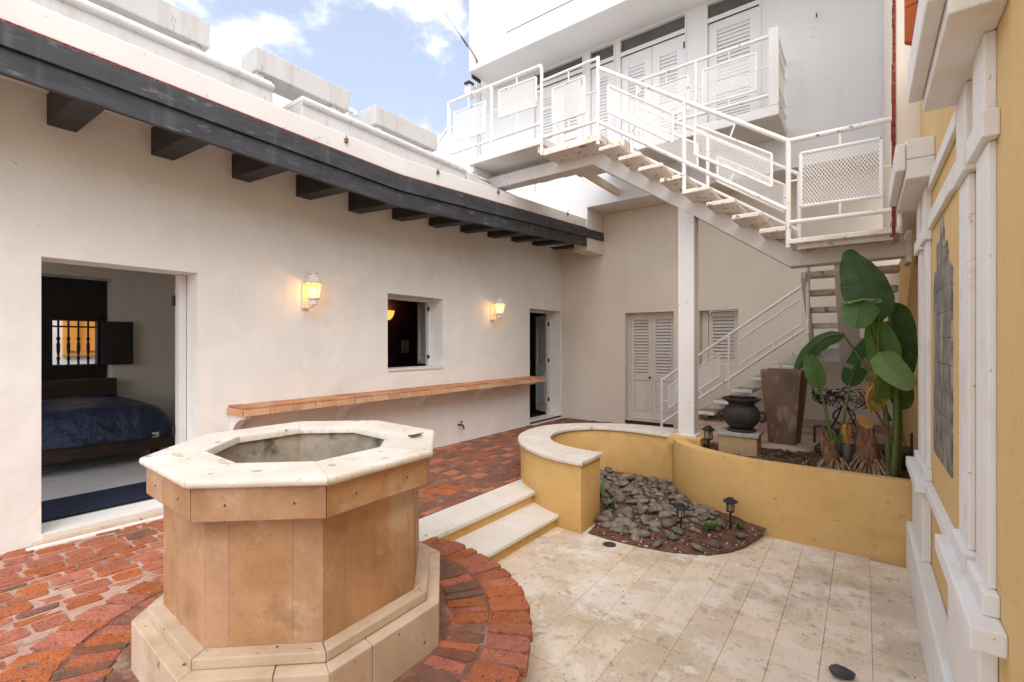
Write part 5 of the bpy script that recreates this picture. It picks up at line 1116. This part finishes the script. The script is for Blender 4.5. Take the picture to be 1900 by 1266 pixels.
bleaf([(.15, 5.06, 1.24), (.13, 5.02, 1.47), (.06, 5.0, 1.70)], .27, 'leaf', (.1, -1, .1), .15, seed=5, blunt=.5)
bleaf([(.10, 4.94, 1.43), (.18, 4.91, 1.30), (.315, 4.90, 1.15)], .24, 'leaf_pale', (-.1, -1, .5), .12, seed=6, blunt=.42)
bleaf([(-.14, 5.14, 1.585), (-.27, 5.12, 1.56), (-.40, 5.10, 1.44), (-.50, 5.08, 1.27)], .17, 'leaf_dark', (.2, -.8, .6), .5, seed=7)
bleaf([(-.315, 5.0, 1.10), (-.355, 4.97, 1.25), (-.40, 4.96, 1.41)], .175, 'leaf', (-.1, -1, .15), .15, seed=8, blunt=.5)
bleaf([(-.11, 5.18, 1.12), (-.05, 5.16, 1.30), (.05, 5.16, 1.56)], .20, 'leaf_dark', (.1, -1, .1), .25, tear=3, seed=9)
bleaf([(.125, 4.99, 1.33), (.10, 4.96, 1.16), (.07, 4.95, .94)], .21, 'leaf_yellow', (0, -1, .1), .2, seed=10, blunt=.45)
bleaf([(.20, 5.16, 1.28), (.25, 5.15, 1.08), (.26, 5.14, .95)], .20, 'leaf', (0, -1, .1), .2, seed=11)
bleaf([(.19, 5.20, 1.20), (.22, 5.2, 1.45), (.27, 5.22, 1.70)], .22, 'leaf', (-.2, -1, .1), .25, tear=2, seed=12)
for pts, r_, mt in ((((.19, 5.05, .33), (.215, 5.06, .80), (.205, 5.05, 1.20), (.15, 5.04, 1.40)), [.031, .027, .021, .013], 'stem'), (((.215, 5.10, .33), (.24, 5.11, .8), (.215, 5.12, 1.30), (.17, 5.2, 1.80)), [.026, .023, .018, .009], 'stem'),
                    (((.16, 5.07, .33), (.155, 5.05, .8), (.10, 5.02, 1.35), (.10, 5.0, 1.70)), [.024, .020, .015, .009], 'stem'), (((-.205, 5.06, .5), (-.27, 5.03, .90), (-.32, 5.0, 1.12)), [.015, .012, .008], 'stem'),
                    (((-.19, 5.08, .5), (-.13, 5.1, .92), (-.10, 5.16, 1.14)), [.015, .013, .009], 'stem'), (((.18, 5.1, .85), (.03, 5.1, 1.26), (-.15, 5.14, 1.585)), [.012, .010, .007], 'stem'), (((.13, 5.06, 1.3), (.06, 5.0, 1.55), (-.01, 4.93, 1.85)), [.011, .009, .006], 'stem'),
                    (((.19, 5.04, .70), (.08, 5.0, .93), (-.02, 4.98, 1.07)), [.010, .008, .006], 'stem_brown'), (((-.02, 4.98, 1.07), (-.07, 4.98, .93), (-.115, 4.98, .80)), [.007, .006, .004], 'stem_brown')):
    MB().tube(smooth_path(pts, 5), [r_[0]+(r_[-1]-r_[0])*i/(5*(len(pts)-1)) for i in range(5*(len(pts)-1)+1)], 10).build('stalk', mt, BP, smooth=True)
bleaf([(-.115, 4.98, .82), (-.12, 4.97, .74), (-.105, 4.98, .63)], .075, 'leaf_dry', (0, -1, .1), .8, seed=15); bleaf([(.07, 4.95, 1.16), (.03, 4.95, 1.05), (.05, 4.95, .92)], .05, 'leaf_dry', (0, -1, .1), .5, seed=16)
for k, (a, L_) in enumerate(((-.1, .22), (.08, .16), (.25, .12))): bleaf([(-.235+.02*k, 5.05, .55), (-.24+.02*k+a*.05, 5.05, .62+L_*.4), (-.25+.03*k+a*.1, 5.04, .58+L_)], .022, 'leaf', (0, -1, 0), .3, seed=20+k)

# wrought iron leaf basket on a scrolled stand ------------------------------------
IB = empty('iron_basket', (-.16, 6.95, .36), 'black wrought iron bowl of twigs and leaves on scrolled legs', 'basket'); r0 = random.Random(5); bc = Vector((-.19, 6.95, .93))
for k in range(46):
    a0_ = r0.uniform(0, 6.28); a1_ = a0_+r0.uniform(.5, 1.3)*r0.choice((-1, 1)); pts = []
    for i in range(6):
        t = i/5; a = a0_+(a1_-a0_)*t; h_ = r0.uniform(.0, .03)+(.16 if k % 3 else .10)*t; rr = .13+.20*math.sqrt(min(1, .15+t)); pts.append(bc+Vector((rr*math.cos(a), rr*.8*math.sin(a), -.17+h_+.04*math.sin(6*t+k))))
    MB().tube(pts, .0045, 5).build('twig', 'iron', IB)
    for i in (2, 4):
        p = pts[i]; d = (pts[i+1]-p).normalized(); up = Vector((r0.uniform(-1, 1), r0.uniform(-1, 1), r0.uniform(-.5, 1))).normalized(); sd = d.cross(up).normalized()*.012; q_ = p+d*.05+up*.02
        MB().add([p, (p+q_)/2+sd, q_, (p+q_)/2-sd], [(0, 1, 2, 3)]).build('leaf', 'iron', IB)
for sg in (-1, 1):
    pts = [bc+Vector((sg*(.02+.07*math.sin(t)*(1+.2*t)), 0, -.18-.075*t)) for t in [i*.5 for i in range(13)]]; pts = [Vector((p.x, p.y, max(p.z, .39))) for p in pts]
    MB().tube(pts, .010, 8).build('scroll_leg', 'iron', IB, smooth=True); MB().tube(smooth_path([bc+Vector((sg*.02, .05, -.18)), bc+Vector((sg*.10, .10, -.40)), Vector((bc.x+sg*.20, bc.y+.1, .385))], 5), .010, 8).build('scroll_leg', 'iron', IB, smooth=True)
# garden clutter behind the stumps
gh = empty('watering_tray', (-.25, 6.0, .36), 'low black tray with a bent metal handle behind the stumps', 'tray')
MB().prism([(-.42, 5.85), (.05, 5.8), (.10, 6.15), (-.38, 6.25)], .36, .44).build('tray', 'plastic_black', gh, bevel=.02); MB().tube(smooth_path([(-.42, 5.95, .45), (-.42, 5.95, .60), (-.40, 5.95, .63), (-.25, 5.93, .62), (-.22, 5.93, .59), (-.22, 5.93, .46)], 4), .012, 8).build('handle', 'iron', gh, smooth=True)
bx2 = empty('dark_crate', (.20, 5.75, .36), 'dark plastic crate half hidden behind the banana stalks', 'crate')
part('box', 'plastic_black', bx2, [(.02, .36, 5.55, 5.9, .36, .52)], .01); part('post', 'wood_dark', bx2, [(.325, .345, 5.4, 5.42, .34, .72)], .003)
st2 = MB(); 
fr = stone_o = inst('patio_stone', PM[2], None, (-.09, 2.99, -.20), (.2, .1, .4), (.06, .03, .03)); fr.data = PM[2].copy(); fr.data.materials.clear(); fr.data.materials.append(MATS['grey_can']); tag(fr, 'dark rough stone lying on the patio at the bottom edge', 'stone')
